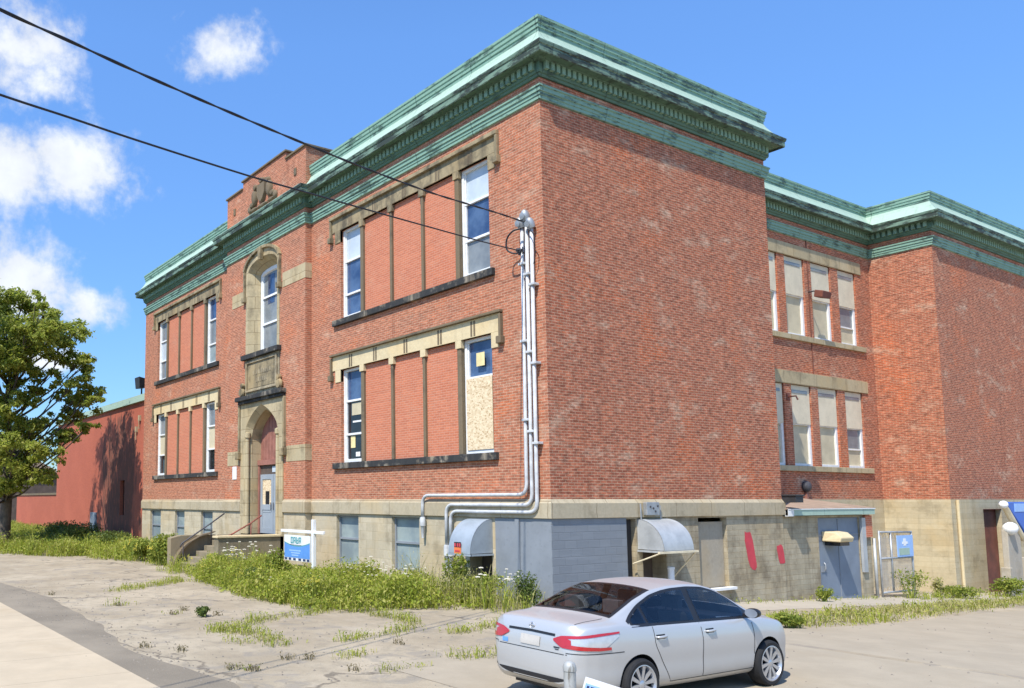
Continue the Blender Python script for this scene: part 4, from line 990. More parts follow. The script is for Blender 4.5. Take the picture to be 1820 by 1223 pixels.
co = cut.build('wheel_cutter', WELL, None)
md = bo.modifiers.new('b','BOOLEAN'); md.object = co; md.operation = 'DIFFERENCE'; md.solver = 'EXACT'
try: md.material_mode = 'TRANSFER'
except Exception: pass
dg = bpy.context.evaluated_depsgraph_get(); dg.update()
nm = bpy.data.meshes.new_from_object(bo.evaluated_get(dg)); bo.modifiers.clear(); bo.data = nm
bpy.data.objects.remove(co)
nm.polygons.foreach_set('use_smooth', [True]*len(nm.polygons)); nm.set_sharp_from_angle(angle=radians(38)); bo.data.name = 'body'
bo.parent = CAR
bm = bmesh.new(); bm.from_mesh(nm); BV = BVHTree.FromBMesh(bm); bm.free()
def local(o, parent):
    o.parent = parent; return o
def shot(o, d, off):
    h = BV.ray_cast(Vector(o), Vector(d).normalized())
    if h[0] is None: return None
    n = h[1]; 
    if n.dot(Vector(d)) > 0: n = -n
    return h[0] + n*off
def patch(mb, ray_of, lo, hi, u0, u1, nu=24, nv=5, off=.004):
    """skin between two curves lo(u), hi(u), laid on the body along rays"""
    R = []
    for i in range(nu+1):
        u = u0+(u1-u0)*i/nu; a, b = lo(u), hi(u); row = []
        for j in range(nv+1):
            q = shot(*ray_of(u, a+(b-a)*j/nv), off); row.append(q)
        if all(x is not None for x in row): R.append(row)
    if len(R) > 1: mb.loft(R, False)
    return mb
side = lambda s: (lambda l, z: ((l, s*3, z), (0,-s,0)))
topr = lambda l, y: ((l, y, 3), (0,0,-1))
rear = lambda y, z: ((-5, y, z), (1,0,0))
cyl = lambda s: (lambda ph, z: ((-1.5-3*cos(radians(ph)), s*3*sin(radians(ph)), z), (cos(radians(ph)), -s*sin(radians(ph)), 0)))
_hi = curve([(-2.31,.9),(-1.44,1.05),(-1.36,1.10),(-1.1,1.235),(-.8,1.34),(-.4,1.405),(0,1.415),(.35,1.39),(.7,1.265),(1.06,1.05),(1.14,1.0),(2.31,.7)],.04)
def zlo(l): return 1.035 - .022*(l+1.4)
def zhi(l): return max(zlo(l)+.004, min(_hi(l), zt(l)-dr_(l)-.03))
for s in (-1,1):
    wm = MB(); patch(wm, side(s), lambda l: zlo(l)-.022, lambda l: zlo(l)+.014, -1.40, 1.08, 50, 1, .003); patch(wm, side(s), lambda l: max(zlo(l)-.02,zhi(l)-.014), lambda l: zhi(l)+.022, -1.43, 1.1, 60, 1, .003)
    for a_,b_ in ((-1.12,-1.03),(-.16,-.0),(.95,1.06),(-1.40,-1.34)): patch(wm, side(s), lambda l: zlo(l), lambda l: zhi(l), a_, b_, 4, 5, .0035)
    wn = wm.build('side_window_trim', TRIM, None, smooth=True); local(wn, CAR)
    for nm_,a,b,g in (('quarter_glass',-1.36,-1.10,.02),('rear_door_glass',-1.05,-.14,.012),('front_door_glass',-.02,.98,.012)):
        local(patch(MB(), side(s), lambda l: zlo(l)+g*.6, lambda l: max(zlo(l)+g, zhi(l)-g), a, b, 26, 5, .007).build(nm_, CG, None, smooth=True), wn)
    # panel gaps and handles
    g = MB()
    for l0, lean in ((-1.02,.10),(-.07,.0),(1.06,-.04)):
        zz = np.linspace(.30,zlo(l0)-.03,12); P0=[];P1=[]
        for z in zz:
            l = l0 + lean*((.72-z)/.4) if lean > .05 else l0 + lean*(z-.6)
            if lean > .05: l = l0 + (.30*max(0,(.78-z))/.48 if z < .78 else 0)
            a = shot((l-.005,s*3,z),(0,-s,0),.003); b = shot((l+.005,s*3,z),(0,-s,0),.003)
            if a and b: P0.append(a); P1.append(b)
        if len(P0)>1: g.strip(P0,P1)
    patch(g, side(s), lambda l: .285, lambda l: .295, -.72, 1.03, 30, 1, .003)
    local(g.build('door_gap', TRIM, None), CAR)
    for l in (-.90,.10):
        q = shot((l,s*3,.865),(0,-s,0),.0); hd = MB(); y = q.y
        hd.tube([(l-.10,y,.866),(l-.06,y+s*.035,.868),(l+.06,y+s*.035,.872),(l+.10,y,.874)],[.012,.016,.016,.012],8); h_ = hd.build('door_handle', PAINT, None, smooth=True); local(h_, CAR)
        cupm = patch(MB(), side(s), lambda u: .838, lambda u: .895, l-.09, l+.08, 8, 3, .002).build('handle_cup', TRIM, None, smooth=True); local(cupm, h_)
    # mirror
    mr = MB(); c = Vector((.93,s*.965,1.05))
    mr.loft([[c+Vector((x,s*(r*.10*cos(a)),r*.068*sin(a))) for a in [2*pi*k/16 for k in range(16)]] for x,r in ((-.06,.93),(-.03,1.0),(.03,.92),(.075,.6),(.095,.15))], True, True)
    mr.box(.90,.97,min(s*.82,s*.95),max(s*.82,s*.95),.985,1.03)
    m_ = mr.build('wing_mirror', TRIM, None, smooth=40); local(m_, CAR)
    gl = MB(); gl.poly([c+Vector((-.062,s*.092*cos(a),.06*sin(a))) for a in [2*pi*k/16 for k in range(16)]]); local(gl.build('mirror_glass', MG, None), m_)
    # tail lamp: red arms round a clear middle
    C = cyl(s)
    base = patch(MB(), C, lambda p: np.interp(p,[27,34,62,72,79],[.865,.80,.775,.87,.925]), lambda p: np.interp(p,[27,34,60,79],[.885,.935,.975,.985]), 27, 79, 26, 5, .006).build('tail_lamp', CLEAR, None, smooth=True); local(base, CAR)
    rd = MB()
    patch(rd, C, lambda p: np.interp(p,[26,33,60,80],[.872,.902,.943,.962]), lambda p: np.interp(p,[26,33,60,80],[.89,.937,.975,.985]), 26, 80, 24, 3, .011)
    patch(rd, C, lambda p: np.interp(p,[26,33,60,70],[.868,.797,.775,.778]), lambda p: np.interp(p,[26,33,60,70],[.885,.85,.815,.812]), 26, 70, 22, 3, .011)
    patch(rd, C, lambda p: np.interp(p,[28,33,40],[.85,.81,.835]), lambda p: np.interp(p,[28,33,40],[.90,.93,.895]), 28, 40, 8, 3, .012)
    local(rd.build('red_lens', TAIL, None, smooth=True), base)
# windscreen and rear window
wt_ = patch(MB(), topr, lambda l: -(rw_(l)-.03), lambda l: rw_(l)-.03, .50, 1.24, 20, 12, .003).build('windscreen', CG, None, smooth=True); local(wt_, CAR)
rm_ = MB(); patch(rm_, topr, lambda l: -(rw_(l)-.025), lambda l: rw_(l)-.025, -1.60, -1.535, 4, 12, .003); patch(rm_, topr, lambda l: -(rw_(l)-.025), lambda l: rw_(l)-.025, -.785, -.72, 4, 12, .003)
for s_ in (-1,1): patch(rm_, topr, lambda l: s_*(rw_(l)-.025), lambda l: s_*(rw_(l)-.075), -1.56, -.76, 16, 2, .003)
rt = rm_.build('rear_window_trim', TRIM, None, smooth=True); local(rt, CAR)
RG = tinted('rear_window_glass', (.62,.63,.64), .4)
local(patch(MB(), topr, lambda l: -(rw_(l)-.065), lambda l: rw_(l)-.065, -1.55, -.77, 20, 12, .007).build('rear_window', RG, None, smooth=True), rt)
local(patch(MB(), rear, lambda y: .925-.02*abs(y), lambda y: .955-.02*abs(y), -.40, .40, 16, 2, .006).build('boot_garnish', TRIM, None, smooth=True), CAR)
local(patch(MB(), rear, lambda y: .765, lambda y: .885, -.165, .165, 8, 4, .010).build('number_plate', plain('pale_number_plate',(.48,.45,.40),.6,.04,3), None, smooth=True), CAR)
g = MB(); patch(g, rear, lambda y: .715, lambda y: .724, -.60, .60, 20, 1, .003)
for s in (-1,1): patch(g, cyl(s), lambda p: .735, lambda p: .745, 36, 84, 20, 1, .003)
for s in (-1,1): patch(g, topr, lambda l: min(s*(.615+.0*l),s*(.605)), lambda l: max(s*.615,s*.605), -2.2, -1.68, 12, 1, .003)
local(g.build('boot_gap', TRIM, None), CAR)
g = MB(); patch(g, rear, lambda y: .35+.12*(y/.68)**4, lambda y: .425, -.66, .66, 20, 3, .004); local(g.build('bumper_insert', TRIM, None, smooth=True), CAR)
q = shot((-5,0,1.0),(1,0,0),.006); em = MB(); em.lathe([(.036,-.004),(.044,0),(.036,.005),(.030,0)],q,(-1,0,.12),18,caps=False); em.box(q.x-.012,q.x+.004,-.046,.046,q.z-.007,q.z+.007); local(em.build('boot_emblem', RIM, None, smooth=40), CAR)
st = patch(MB(), rear, lambda y: .745, lambda y: .80, .40, .50, 4, 3, .006).build('blue_sticker', K['signblue'], None); local(st, CAR)
bd = MB()
for y0_,y1_,z0_,z1_ in ((-.49,-.40,.785,.80),(-.48,-.42,.765,.775)): patch(bd, rear, lambda y: z0_, lambda y: z1_, y0_, y1_, 4, 1, .006)
local(bd.build('boot_badge', TRIM, None), CAR)
ex = MB(); ex.tube([(-2.25,-.45,.27),(-1.9,-.45,.29)],.03,10); local(ex.build('exhaust', K['galv'], None, smooth=True), CAR)
ub = MB(); ub.box(-2.0,2.0,-.6,.6,.18,.3); local(ub.build('underbody', TRIM, None), CAR)
# open the shell behind the glass and fit the cabin
bm = bmesh.new(); bm.from_mesh(nm); kill = []
for f_ in bm.faces:
    c = f_.calc_center_median(); l, y, z = c
    if -1.36 < l < 1.0 and zlo(l)+.004 < z < zhi(l)-.002 and abs(y) > .5 and abs(f_.normal.y) > .5: kill.append(f_)
    elif -1.56 < l < -.765 and abs(y) < rw_(l)-.06 and f_.normal.z > .3 and z > 1.0: kill.append(f_)
    elif .54 < l < 1.2 and abs(y) < rw_(l)-.06 and f_.normal.z > .3 and z > 1.0: kill.append(f_)
bmesh.ops.delete(bm, geom=kill, context='FACES'); bm.to_mesh(nm); bm.free()
SEAT = plain('charcoal_seat_cloth', (.10,.10,.105), .9, .15, 8); DASH = plain('dark_dashboard', (.035,.035,.038), .7, .1, 5); SHELF = plain('parcel_shelf', (.07,.066,.06), .9, .1, 6)
m = MB(); m.box(-1.62,-1.18,-.62,.62,.96,.99); local(m.build('parcel_shelf', SHELF, None), CAR)
m = MB(); m.box(.78,1.3,-.68,.68,.80,.96); local(m.build('dashboard', DASH, None, bevel=.03), CAR)
def seat(l, y, w):
    m = MB(); m.prism([(l,y-w,.45),(l+.14,y-w,.45),(l-.02,y-w,1.08),(l-.14,y-w,1.08)],[(l,y+w,.45),(l+.14,y+w,.45),(l-.02,y+w,1.08),(l-.14,y+w,1.08)]); m.box(l,l+.5,y-w,y+w,.35,.52)
    b_ = m.build('seat', SEAT, None, bevel=.04); local(b_, CAR)
    for yy in ((y,) if w < .4 else (y-.33,y+.33)):
        h = MB(); h.box(l-.17,l-.06,yy-.125,yy+.125,1.12,1.29); h.tube([(l-.1,yy,1.05),(l-.11,yy,1.13)],.012,6); local(h.build('headrest', SEAT, None, bevel=.03), b_)
seat(.12,.37,.24); seat(.12,-.37,.24); seat(-1.02,0,.6)
m = MB(); m.tube([(.62+.07*sin(a)*.4, .37+.18*cos(a), .97+.17*sin(a)) for a in [2*pi*k/20 for k in range(21)]],.014,6); m.tube([(.62,.37,.97),(.85,.37,.9)],.03,6); local(m.build('steering_wheel', DASH, None, smooth=True), CAR)
m = MB(); m.box(-1.7,1.3,-.8,.8,.3,.34); local(m.build('cabin_floor', DASH, None), CAR)
# wheels
def wheel(l, s):
    w = MB(); y = s*.80; W_ = .105
    w.lathe([(.235,-W_),(.285,-W_),(.308,-W_*.85),(.317,-W_*.5),(.317,W_*.5),(.308,W_*.85),(.285,W_),(.235,W_*.96),(.235,-W_)], (l,y,AZ), (0,s,0), 44, caps=False)
    tw_ = w.build('wheel', RUB, None, smooth=35); local(tw_, CAR)
    r = MB(); f = W_*.72
    r.lathe([(.243,W_*.2),(.243,W_*.98),(.232,W_*1.0),(.218,W_*.8),(.212,W_*.35)], (l,y,AZ), (0,s,0), 44, caps=False)
    r.lathe([(0,f+.012),(.035,f+.012),(.055,f),(.062,f-.03)], (l,y,AZ), (0,s,0), 20)
    for k in range(10):
        a = 2*pi*k/10 + .15; wd0, wd1 = .016, .029
        def pp(rad, t, h): 
            return (l+rad*cos(a)-t*sin(a), y+s*h, AZ+rad*sin(a)+t*cos(a))
        A = [pp(.05,-wd0,f-.03),pp(.05,wd0,f-.03),pp(.05,wd0,f+.004),pp(.05,-wd0,f+.004)]; Bq = [pp(.226,-wd1,f-.03),pp(.226,wd1,f-.03),pp(.226,wd1,f+.012),pp(.226,-wd1,f+.012)]
        r.prism(A,Bq)
    rm = r.build('rim', RIM, None, smooth=40); local(rm, tw_)
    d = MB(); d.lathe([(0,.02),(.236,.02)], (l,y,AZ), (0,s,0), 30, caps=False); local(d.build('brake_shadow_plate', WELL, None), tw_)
for l in AX:
    for s in (-1,1): wheel(l, s)
# ------------------------------------------------------------------ ground
gm = NT('worn_lot_surface'); o_ = gm.obj()
n1 = gm.noise(o_,.35,6,.62); n2 = gm.noise(o_,2.2,6,.7); n3 = gm.noise(o_,38,3,.6); n4 = gm.noise(o_,.9,5,.7,1.2)
c_ = gm.mix(gm.step(n1,.35,.68), (.335,.273,.185), (.45,.375,.262))
c_ = gm.mix(gm.math('MULTIPLY', gm.step(n2,.46,.68), .62), c_, (.25,.21,.15))
n5 = gm.noise(o_,5.5,5,.7); c_ = gm.mix(gm.math('MULTIPLY', gm.step(n5,.6,.7), .5), c_, (.17,.145,.105)); c_ = gm.mix(gm.math('MULTIPLY', gm.step(gm.noise(gm.map(o_,(1,1,1),(5,8,2)),1.1,5,.7),.52,.7), .4), c_, (.46,.40,.30))
c_ = gm.mix(gm.math('MULTIPLY', gm.step(n4,.54,.62), .5), c_, (.24,.215,.18))
c_ = gm.mix(gm.math('MULTIPLY', gm.step(n3,.5,.75), .45), c_, (.19,.165,.13))
vor = gm.node('ShaderNodeTexVoronoi', feature='DISTANCE_TO_EDGE'); wv_ = gm.mix(.35, gm.map(o_,(.22,.22,.22)), gm.node('ShaderNodeTexNoise').outputs[1]); gm.l.new(wv_, vor.inputs['Vector']); vor.inputs['Scale'].default_value = 1.0
dn_ = [n for n in gm.n if n.type=='TEX_NOISE'][-1]; gm.l.new(o_, dn_.inputs['Vector']); dn_.inputs['Scale'].default_value = .8; dn_.inputs['Detail'].default_value = 6
crk = gm.math('MULTIPLY', gm.math('SUBTRACT', 1, gm.step(vor.outputs[0], .0, .011)), gm.step(n1,.36,.5))
c_ = gm.mix(gm.math('MULTIPLY', crk, .75), c_, (.12,.10,.075))
gm.bsdf(c_, .92, 0, .2, gm.math('SUBTRACT', gm.math('ADD', n3, gm.math('MULTIPLY', n2, .6)), crk), .35, .02)
xs = [-600,-200,-80,-40,-20,-10,0,5,10,20,40,80,200,600]; ys = [-600,-200,-60,-30,-20,-15,-10,-5,0,2,5,10,15,20,25,30,40,80,200,600]
g = MB(); idx = [[g.pts([(x,y,gz(x,y))])[0] for x in xs] for y in ys]
for j in range(len(ys)-1):
    for i in range(len(xs)-1): g.face([idx[j][i],idx[j][i+1],idx[j+1][i+1],idx[j+1][i]])
structure(g.build('ground', gm.mat, None, smooth=True))
def slab_mat(name, c, joint, spk):
    t = NT(name); o = t.obj(); n = t.noise(o,1.2,6,.65); f = t.noise(o,60,3,.6)
    col = t.mix(t.step(n,.35,.7), tuple(x*.93 for x in c), tuple(min(1,x*1.05) for x in c)); col = t.mix(t.math('MULTIPLY', t.step(f,.55,.8), spk), col, tuple(x*.55 for x in c))
    s = t.node('ShaderNodeSeparateXYZ'); t.l.new(o, s.inputs[0])
    if joint:
     ln = t.math('LESS_THAN', t.math('FRACT', t.math('MULTIPLY', t.math('ADD', s.outputs[0], t.math('MULTIPLY', n, .03)), joint)), .008)
     col = t.mix(t.math('MULTIPLY', ln, .65), col, tuple(x*.4 for x in c))
    st = t.noise(o,.5,5,.7); col = t.mix(t.math('MULTIPLY', t.step(st,.5,.75), .28), col, tuple(x*y for x,y in zip(c,(.78,.72,.62))))
    return t.bsdf(col, .88, 0, .25, f, .2, .006)
sw_ = MB(); sw_.box(-300,300,-14.4,-11.12,-.2,.012); structure(sw_.build('sidewalk', slab_mat('pale_sidewalk_concrete',(.50,.405,.275),.55,.25), None))
kb = MB(); kb.box(-300,300,-14.58,-14.41,-.3,.014); structure(kb.build('kerb', slab_mat('kerb_concrete',(.42,.40,.36),.35,.3), None))
rd_ = MB(); rd_.box(-300,300,-60,-14.6,-.3,.006)
def asphalt(name, c):
    t = NT(name); o = t.obj(); n = t.noise(o,.6,5,.6); f = t.noise(o,70,3,.6)
    col = t.mix(t.step(n,.35,.7), tuple(x*.85 for x in c), tuple(x*1.15 for x in c)); col = t.mix(t.math('MULTIPLY', t.step(f,.5,.75), .4), col, tuple(x*1.8 for x in c))
    return t.bsdf(col, .9, 0, .3, f, .35, .008)
structure(rd_.build('road', asphalt('road_asphalt',(.07,.07,.07)), None))
# ragged asphalt edging between the sidewalk and the lot
r = random.Random(3); xsq = np.arange(-60,20,.25)
def edge(x):
    base = np.interp(x,[-60,-13.4,-10.2,-8.3,-5.7,-3.0,-.4,.3,1.4,2.6,3.4,4.2,9,20],[-10.2,-10.13,-9.85,-9.78,-9.95,-10.08,-10.5,-10.52,-10.34,-10.2,-10.1,-10.4,-10.9,-11.0])
    return base + .10*mnoise.noise(Vector((x*1.1,3,0))) + .06*mnoise.noise(Vector((x*4,7,0)))
m = MB(); m.strip([(x,-11.13,.005) for x in xsq],[(x,edge(x),.005) for x in xsq]); structure(m.build('asphalt_edging', asphalt('edging_asphalt',(.235,.197,.142)), None))
# pale footway along the yard wall, and the smoother driveway beyond it
def strip_on(x0, x1, y0, y1, n, lift, name, mt):
    m = MB(); A=[];Bq=[]
    for k in range(n+1):
        y = y0+(y1-y0)*k/n; A.append((x0+.12*mnoise.noise(Vector((y*.7,1,0))),y,gz(0,y)+lift)); Bq.append((x1+.2*mnoise.noise(Vector((y*.5,5,0))),y,gz(0,y)+lift))
    m.strip(A,Bq); return structure(m.build(name, mt, None))
strip_on(-.4,1.7,4.4,45,60,.006,'footway',slab_mat('worn_footway_concrete',(.43,.375,.29),.8,.35))
m = MB(); n=60; A=[];Bq=[]
for k in range(n+1):
    y = -7.6+(52)*k/n; A.append((np.interp(y,[-7.6,-4,0,3,6,12,45],[3.2,3.6,3.9,4.35,4.5,3.95,3.0]),y,gz(0,y)+.005)); Bq.append((40,y,gz(0,y)+.005))
m.strip(A,Bq); structure(m.build('driveway', slab_mat('driveway_tarmac',(.38,.32,.23),.0,.5), None))

# ------------------------------------------------------------------ vegetation
def leaf_quads(C, D, S, seed, aspect=.55, droop=.0):
    """C centres, D preferred outward direction, S sizes -> vertices, faces of small folded leaves"""
    g = np.random.default_rng(seed); n = len(C)
    a = g.normal(size=(n,3)); a += D*.6; a /= np.linalg.norm(a,axis=1,keepdims=True)
    nrm = g.normal(size=(n,3)); nrm[:,2] = np.abs(nrm[:,2])+1.0; nrm += D*.5
    b = np.cross(nrm,a); b /= np.linalg.norm(b,axis=1,keepdims=True)+1e-9
    S = S[:,None]
    v = np.stack([C-a*S*.5, C+b*S*aspect*.5, C+a*S*.5-np.array([0,0,1])*S*droop, C-b*S*aspect*.5],1).reshape(-1,3)
    f = np.arange(n*4).reshape(n,4)
    return v, f
def mesh_np(name, V, F, mat, parent=None):
    me = bpy.data.meshes.new(name); k = F.shape[1]
    me.vertices.add(len(V)); me.vertices.foreach_set('co', np.ascontiguousarray(V,dtype=np.float32).ravel())
    me.loops.add(F.size); me.loops.foreach_set('vertex_index', np.ascontiguousarray(F,dtype=np.int32).ravel())
    me.polygons.add(len(F)); me.polygons.foreach_set('loop_start', np.arange(0,F.size,k,dtype=np.int32))
    me.update(calc_edges=True); me.validate(); me.materials.append(mat)
    o = bpy.data.objects.new(name, me); COL.objects.link(o)
    if parent: attach(o, parent)
    return o
def clump(c, rx, rz, n, seed, shell=.55):
    g = np.random.default_rng(seed); d = g.normal(size=(n,3)); d /= np.linalg.norm(d,axis=1,keepdims=True)
    r = (shell + (1-shell)*g.random(n))*g.random(n)**.18
    return np.array(c) + d*r[:,None]*np.array([rx,rx,rz]), d
# tree
TR_ = tag(empty('street_tree', (-32.5,-6.3,0)), 'tall leafy green tree with grey trunk beside the red annex', 'tree')
CL = [(35,535,24),(5,560,40),(60,565,38),(95,590,34),(20,600,42),(70,618,40),(115,605,26),(0,640,42),(45,652,34),(112,632,28),(138,655,22),(132,684,26),(152,695,20),(82,672,22),(16,680,26),(122,716,16),(135,718,28),(163,716,20),(104,745,16),(158,765,14),(20,785,38),(60,765,28),(62,800,36),(90,812,26),(20,830,34),(85,852,22),(30,868,24),(2,885,26),(-40,600,60),(-60,690,50),(-50,790,55),(-90,620,60),(-40,850,40),(-25,535,42),(60,722,14),(96,700,15),(40,755,18),(140,640,14),(60,540,20),(88,560,20),(30,720,26),(95,775,26),(50,835,30),(120,780,18),(10,750,34),(125,740,18),(60,690,22)]
VV=[];FF=[];off=0; OC = Vector((-32.5,-6.3,0)); TS = 33.1; rgt = Vector((.52,.854,0)); fwd_ = Vector((-.854,.52,0))
clz = []
for i,(px,py_,r) in enumerate(CL):
    g = random.Random(i*7+1); R = r/TS*1.28
    lat = (px-8)/TS*1.02; z = (977-py_)/TS
    for rep in range(2 if r > 30 else 1):
        dep = g.uniform(-1.9,.6) if rep==0 else g.uniform(1.5,4.0)*g.choice((-1,1))
        if px > 100: dep = g.uniform(-1.2,.2)
        c = OC + rgt*(lat+ (0 if rep==0 else g.uniform(-.8,.5))) + fwd_*dep; c.z = z
        clz.append((c,R))
        # a clump is a handful of sprays, lighter on top, flat-bottomed
        for q in range(8):
            a = g.uniform(0,2*pi); rr = R*g.uniform(.2,1.0); cc = c + Vector((cos(a)*rr, sin(a)*rr, g.uniform(-.35,.45)*R))
            C, D = clump(cc, R*g.uniform(.35,.6), R*g.uniform(.2,.36), int(95*max(R,.6)), i*100+q*3+rep*17, .15)
            V, F = leaf_quads(C, D, np.random.default_rng(i+q).uniform(.13,.27,len(C)), i*31+q, .6, .15)
            VV.append(V); FF.append(F+off); off += len(V)
mesh_np('crown', np.concatenate(VV), np.concatenate(FF), K['leaf_tree'], TR_)
tk = MB(); base = OC+Vector((0,0,-.3))
trunk = [base] + [OC+Vector(q) for q in ((0,-.02,1.1),(.04,.03,3.1),(-.05,-.07,4.7),(-.02,-.02,6.2),(-.09,-.12,8.3),(.04,.02,10.0),(-.03,-.06,11.9))]
tk.tube(smooth_path(trunk,5),[.52-.46*k/35 for k in range(36)][:len(smooth_path(trunk,5))] if False else [max(.04,.36-.33*(k/(len(smooth_path(trunk,5))-1))) for k in range(len(smooth_path(trunk,5)))],10)
tk.build('trunk', K['bark'], TR_, smooth=True)
lm_ = MB(); g = random.Random(2)
for c,R in clz:
    hs = max(2.6, min(c.z-1.2-.45*hypot(c.x-OC.x,c.y-OC.y), 9.6)); s = OC+Vector((-.02,-.03,hs)); mid = s.lerp(c,.55)+Vector((0,0,-.25)); e = c + Vector((g.uniform(-.3,.3),g.uniform(-.3,.3),.1))
    P = smooth_path([s,mid,e],4); r0 = .055+.025*R; lm_.tube(P,[r0*(1-.8*k/(len(P)-1)) for k in range(len(P))],6)
    for q in range(3): b = e + Vector((g.uniform(-1,1)*R*.6,g.uniform(-1,1)*R*.6,g.uniform(-.1,.5)*R)); lm_.tube([mid.lerp(e,.6),b],[.035,.012],5)
lm_.build('branch', K['bark'], TR_, smooth=True)
# distant line of trees behind the low wall
VV=[];FF=[];off=0; gq = random.Random(77)
for k in range(26):
    x = -128+gq.uniform(-8,8); y = -30+k*4.2+gq.uniform(-2,2); h = gq.uniform(6,9.5)
    for q in range(4):
        C,D = clump((x+gq.uniform(-2,2),y+gq.uniform(-2,2),h*gq.uniform(.35,.8)),3.2,h*.32,260,k*9+q,.2); V,F = leaf_quads(C,D,np.random.default_rng(k).uniform(.4,.8,len(C)),k*5+q,.6,.15); VV.append(V);FF.append(F+off);off+=len(V)
tl = mesh_np('treeline',np.concatenate(VV),np.concatenate(FF),K['leaf_dark']); tl['kind']='stuff'; tl['label']='far line of dark trees behind the low garden wall'
# leafy bushes
def bush(x, y, rx, h, n, label, m='leaf_bush', size=.09, seed=1, name='leafy_bush'):
    z0 = gz(x,y); o = tag(empty(name,(x,y,z0)), label, 'bush'); V_=[];F_=[];of=0; g = random.Random(seed)
    st = MB()
    for q in range(9):
        a = g.uniform(0,2*pi); rr = rx*g.uniform(0,.7); zz = h*g.uniform(.35,.85)
        c = (x+cos(a)*rr,y+sin(a)*rr,z0+zz); C,D = clump(c,rx*.5,h*.30,n//9,seed*50+q); C[:,2] = np.maximum(C[:,2],z0+.02)
        V,F = leaf_quads(C,D,np.random.default_rng(seed+q).uniform(size*.7,size*1.4,len(C)),seed*77+q,.5,.2); V_.append(V);F_.append(F+of);of+=len(V)
        st.tube([(x+cos(a)*rr*.3,y+sin(a)*rr*.3,z0),c],[.012,.006],5)
    mesh_np('foliage', np.concatenate(V_), np.concatenate(F_), K[m], o); st.build('stem', K['stem'], o)
    return o
bush(-7.2,-4.35,.42,.62,1500,'dark round leafy clump at the front edge of the weed bed','leaf_dark',.09,1)
bush(-3.18,-7.75,.22,.24,420,'tiny dark green tuft alone on the open paving','leaf_dark',.07,2)
bush(-17.3,-3.2,.8,1.25,2600,'bright yellow green bush against the curved steps wall','leaf_bush',.11,3)
bush(-20.2,-3.0,1.0,1.0,2400,'broad low bush left of the entrance steps','leaf_bush',.11,4)
bush(-2.45,-.9,.42,1.15,1600,'tall tangled plant growing under the grey sheet hood','leaf_bush',.08,5)
bush(-1.5,-.75,.5,.75,1400,'leafy plant against the blue grey corner boards','leaf_bush',.08,6)
bush(-.15,-.8,.4,.85,1100,'spindly dark plant in front of the painted corner','leaf_dark',.07,7)
bush(-9.6,-2.4,.6,.95,1700,'green leafy bush behind the blue and white board','leaf_bush',.1,8)
bush(-11.6,-3.4,.5,.8,1300,'pale green plant beside the square cheek wall','leaf_bush',.09,9)
bush(-28.3,-2.2,1.5,.95,2600,'wide dark bush in front of the wall with the painted shadow','leaf_dark',.12,10)
bush(-33,-3.2,1.9,1.1,3000,'broad dark green shrub below the annex wall','leaf_dark',.13,11)
bush(-34.5,-2.6,2.3,1.4,3600,'dense dark shrub at the foot of the tall tree','leaf_dark',.14,12)
bush(-27.5,-4.6,.9,.7,1600,'yellow green weed clump at the paving edge near the annex','leaf_bush',.1,13)
bush(.75,19.6,.95,.42,1300,'low spreading green bush at the base of the far wing','leaf_bush',.08,14)
bush(.95,23.2,.85,.7,1200,'yellow green bush beside the blue sign post','leaf_bush',.1,15)
bush(.45,18.9,.3,.7,500,'reddish dry shrub beside the chain link gate','straw',.08,16)
bush(.45,16.9,.6,.95,520,'weedy plant growing through the chain link gate','leaf_bush',.08,17)
bush(4.2,2.6,.35,.32,700,'small green bush in the grass just beyond the car bonnet','leaf_bush',.08,18)
bush(.5,11.2,.3,.45,500,'small weed clump against the stone base by the door','leaf_bush',.08,19)
# ground cover: weeds in the front bed, grass in the paving joints
def inside(P, poly):
    x,y = P[:,0],P[:,1]; c = np.zeros(len(P),bool); n=len(poly)
    for i in range(n):
        x1,y1 = poly[i]; x2,y2 = poly[(i+1)%n]
        k = ((y1>y)!=(y2>y)) & (x < (x2-x1)*(y-y1)/(y2-y1+1e-12)+x1); c ^= k
    return c
def scatter(poly, n, seed):
    g = np.random.default_rng(seed); P = np.array(poly); lo,hi = P.min(0),P.max(0); out = []
    while sum(map(len,out)) < n:
        q = lo+(hi-lo)*g.random((n*2,2)); out.append(q[inside(q,poly)])
    return np.concatenate(out)[:n]
def blades(Q, hmin, hmax, wid, seed, lean=.45, hmod=None):
    g = np.random.default_rng(seed); n = len(Q); h = g.uniform(hmin,hmax,n)*(hmod if hmod is not None else 1)
    a = g.uniform(0,2*pi,n); d = np.stack([np.cos(a),np.sin(a)],1); z0 = np.where(Q[:,1]>0,-.044*np.clip(Q[:,1],0,30),0.)
    b = np.stack([-d[:,1],d[:,0]],1); L = g.uniform(.05,lean,n)*h; w = g.uniform(.6,1.4,n)*wid
    p0 = np.column_stack([Q,z0-.02]); p1 = np.column_stack([Q+d*L[:,None]*.35,z0+h*.6]); p2 = np.column_stack([Q+d*L[:,None],z0+h])
    B3 = np.column_stack([b*w[:,None],np.zeros(n)])
    v = np.stack([p0-B3*.6,p0+B3*.6,p1+B3,p2+B3*.25,p2-B3*.25,p1-B3],1).reshape(-1,3)
    i = np.arange(n)[:,None]*6
    f = np.concatenate([i+np.array([[0,1,2,5]]), i+np.array([[5,2,3,4]])]); return v,f
def edge_dist(Q, poly):
    d = np.full(len(Q),1e9); n=len(poly)
    for i in range(n):
        a = np.array(poly[i]); b = np.array(poly[(i+1)%n]); ab=b-a; t=np.clip(((Q-a)@ab)/(ab@ab+1e-9),0,1); d=np.minimum(d,np.linalg.norm(Q-a-t[:,None]*ab,axis=1))
    return d
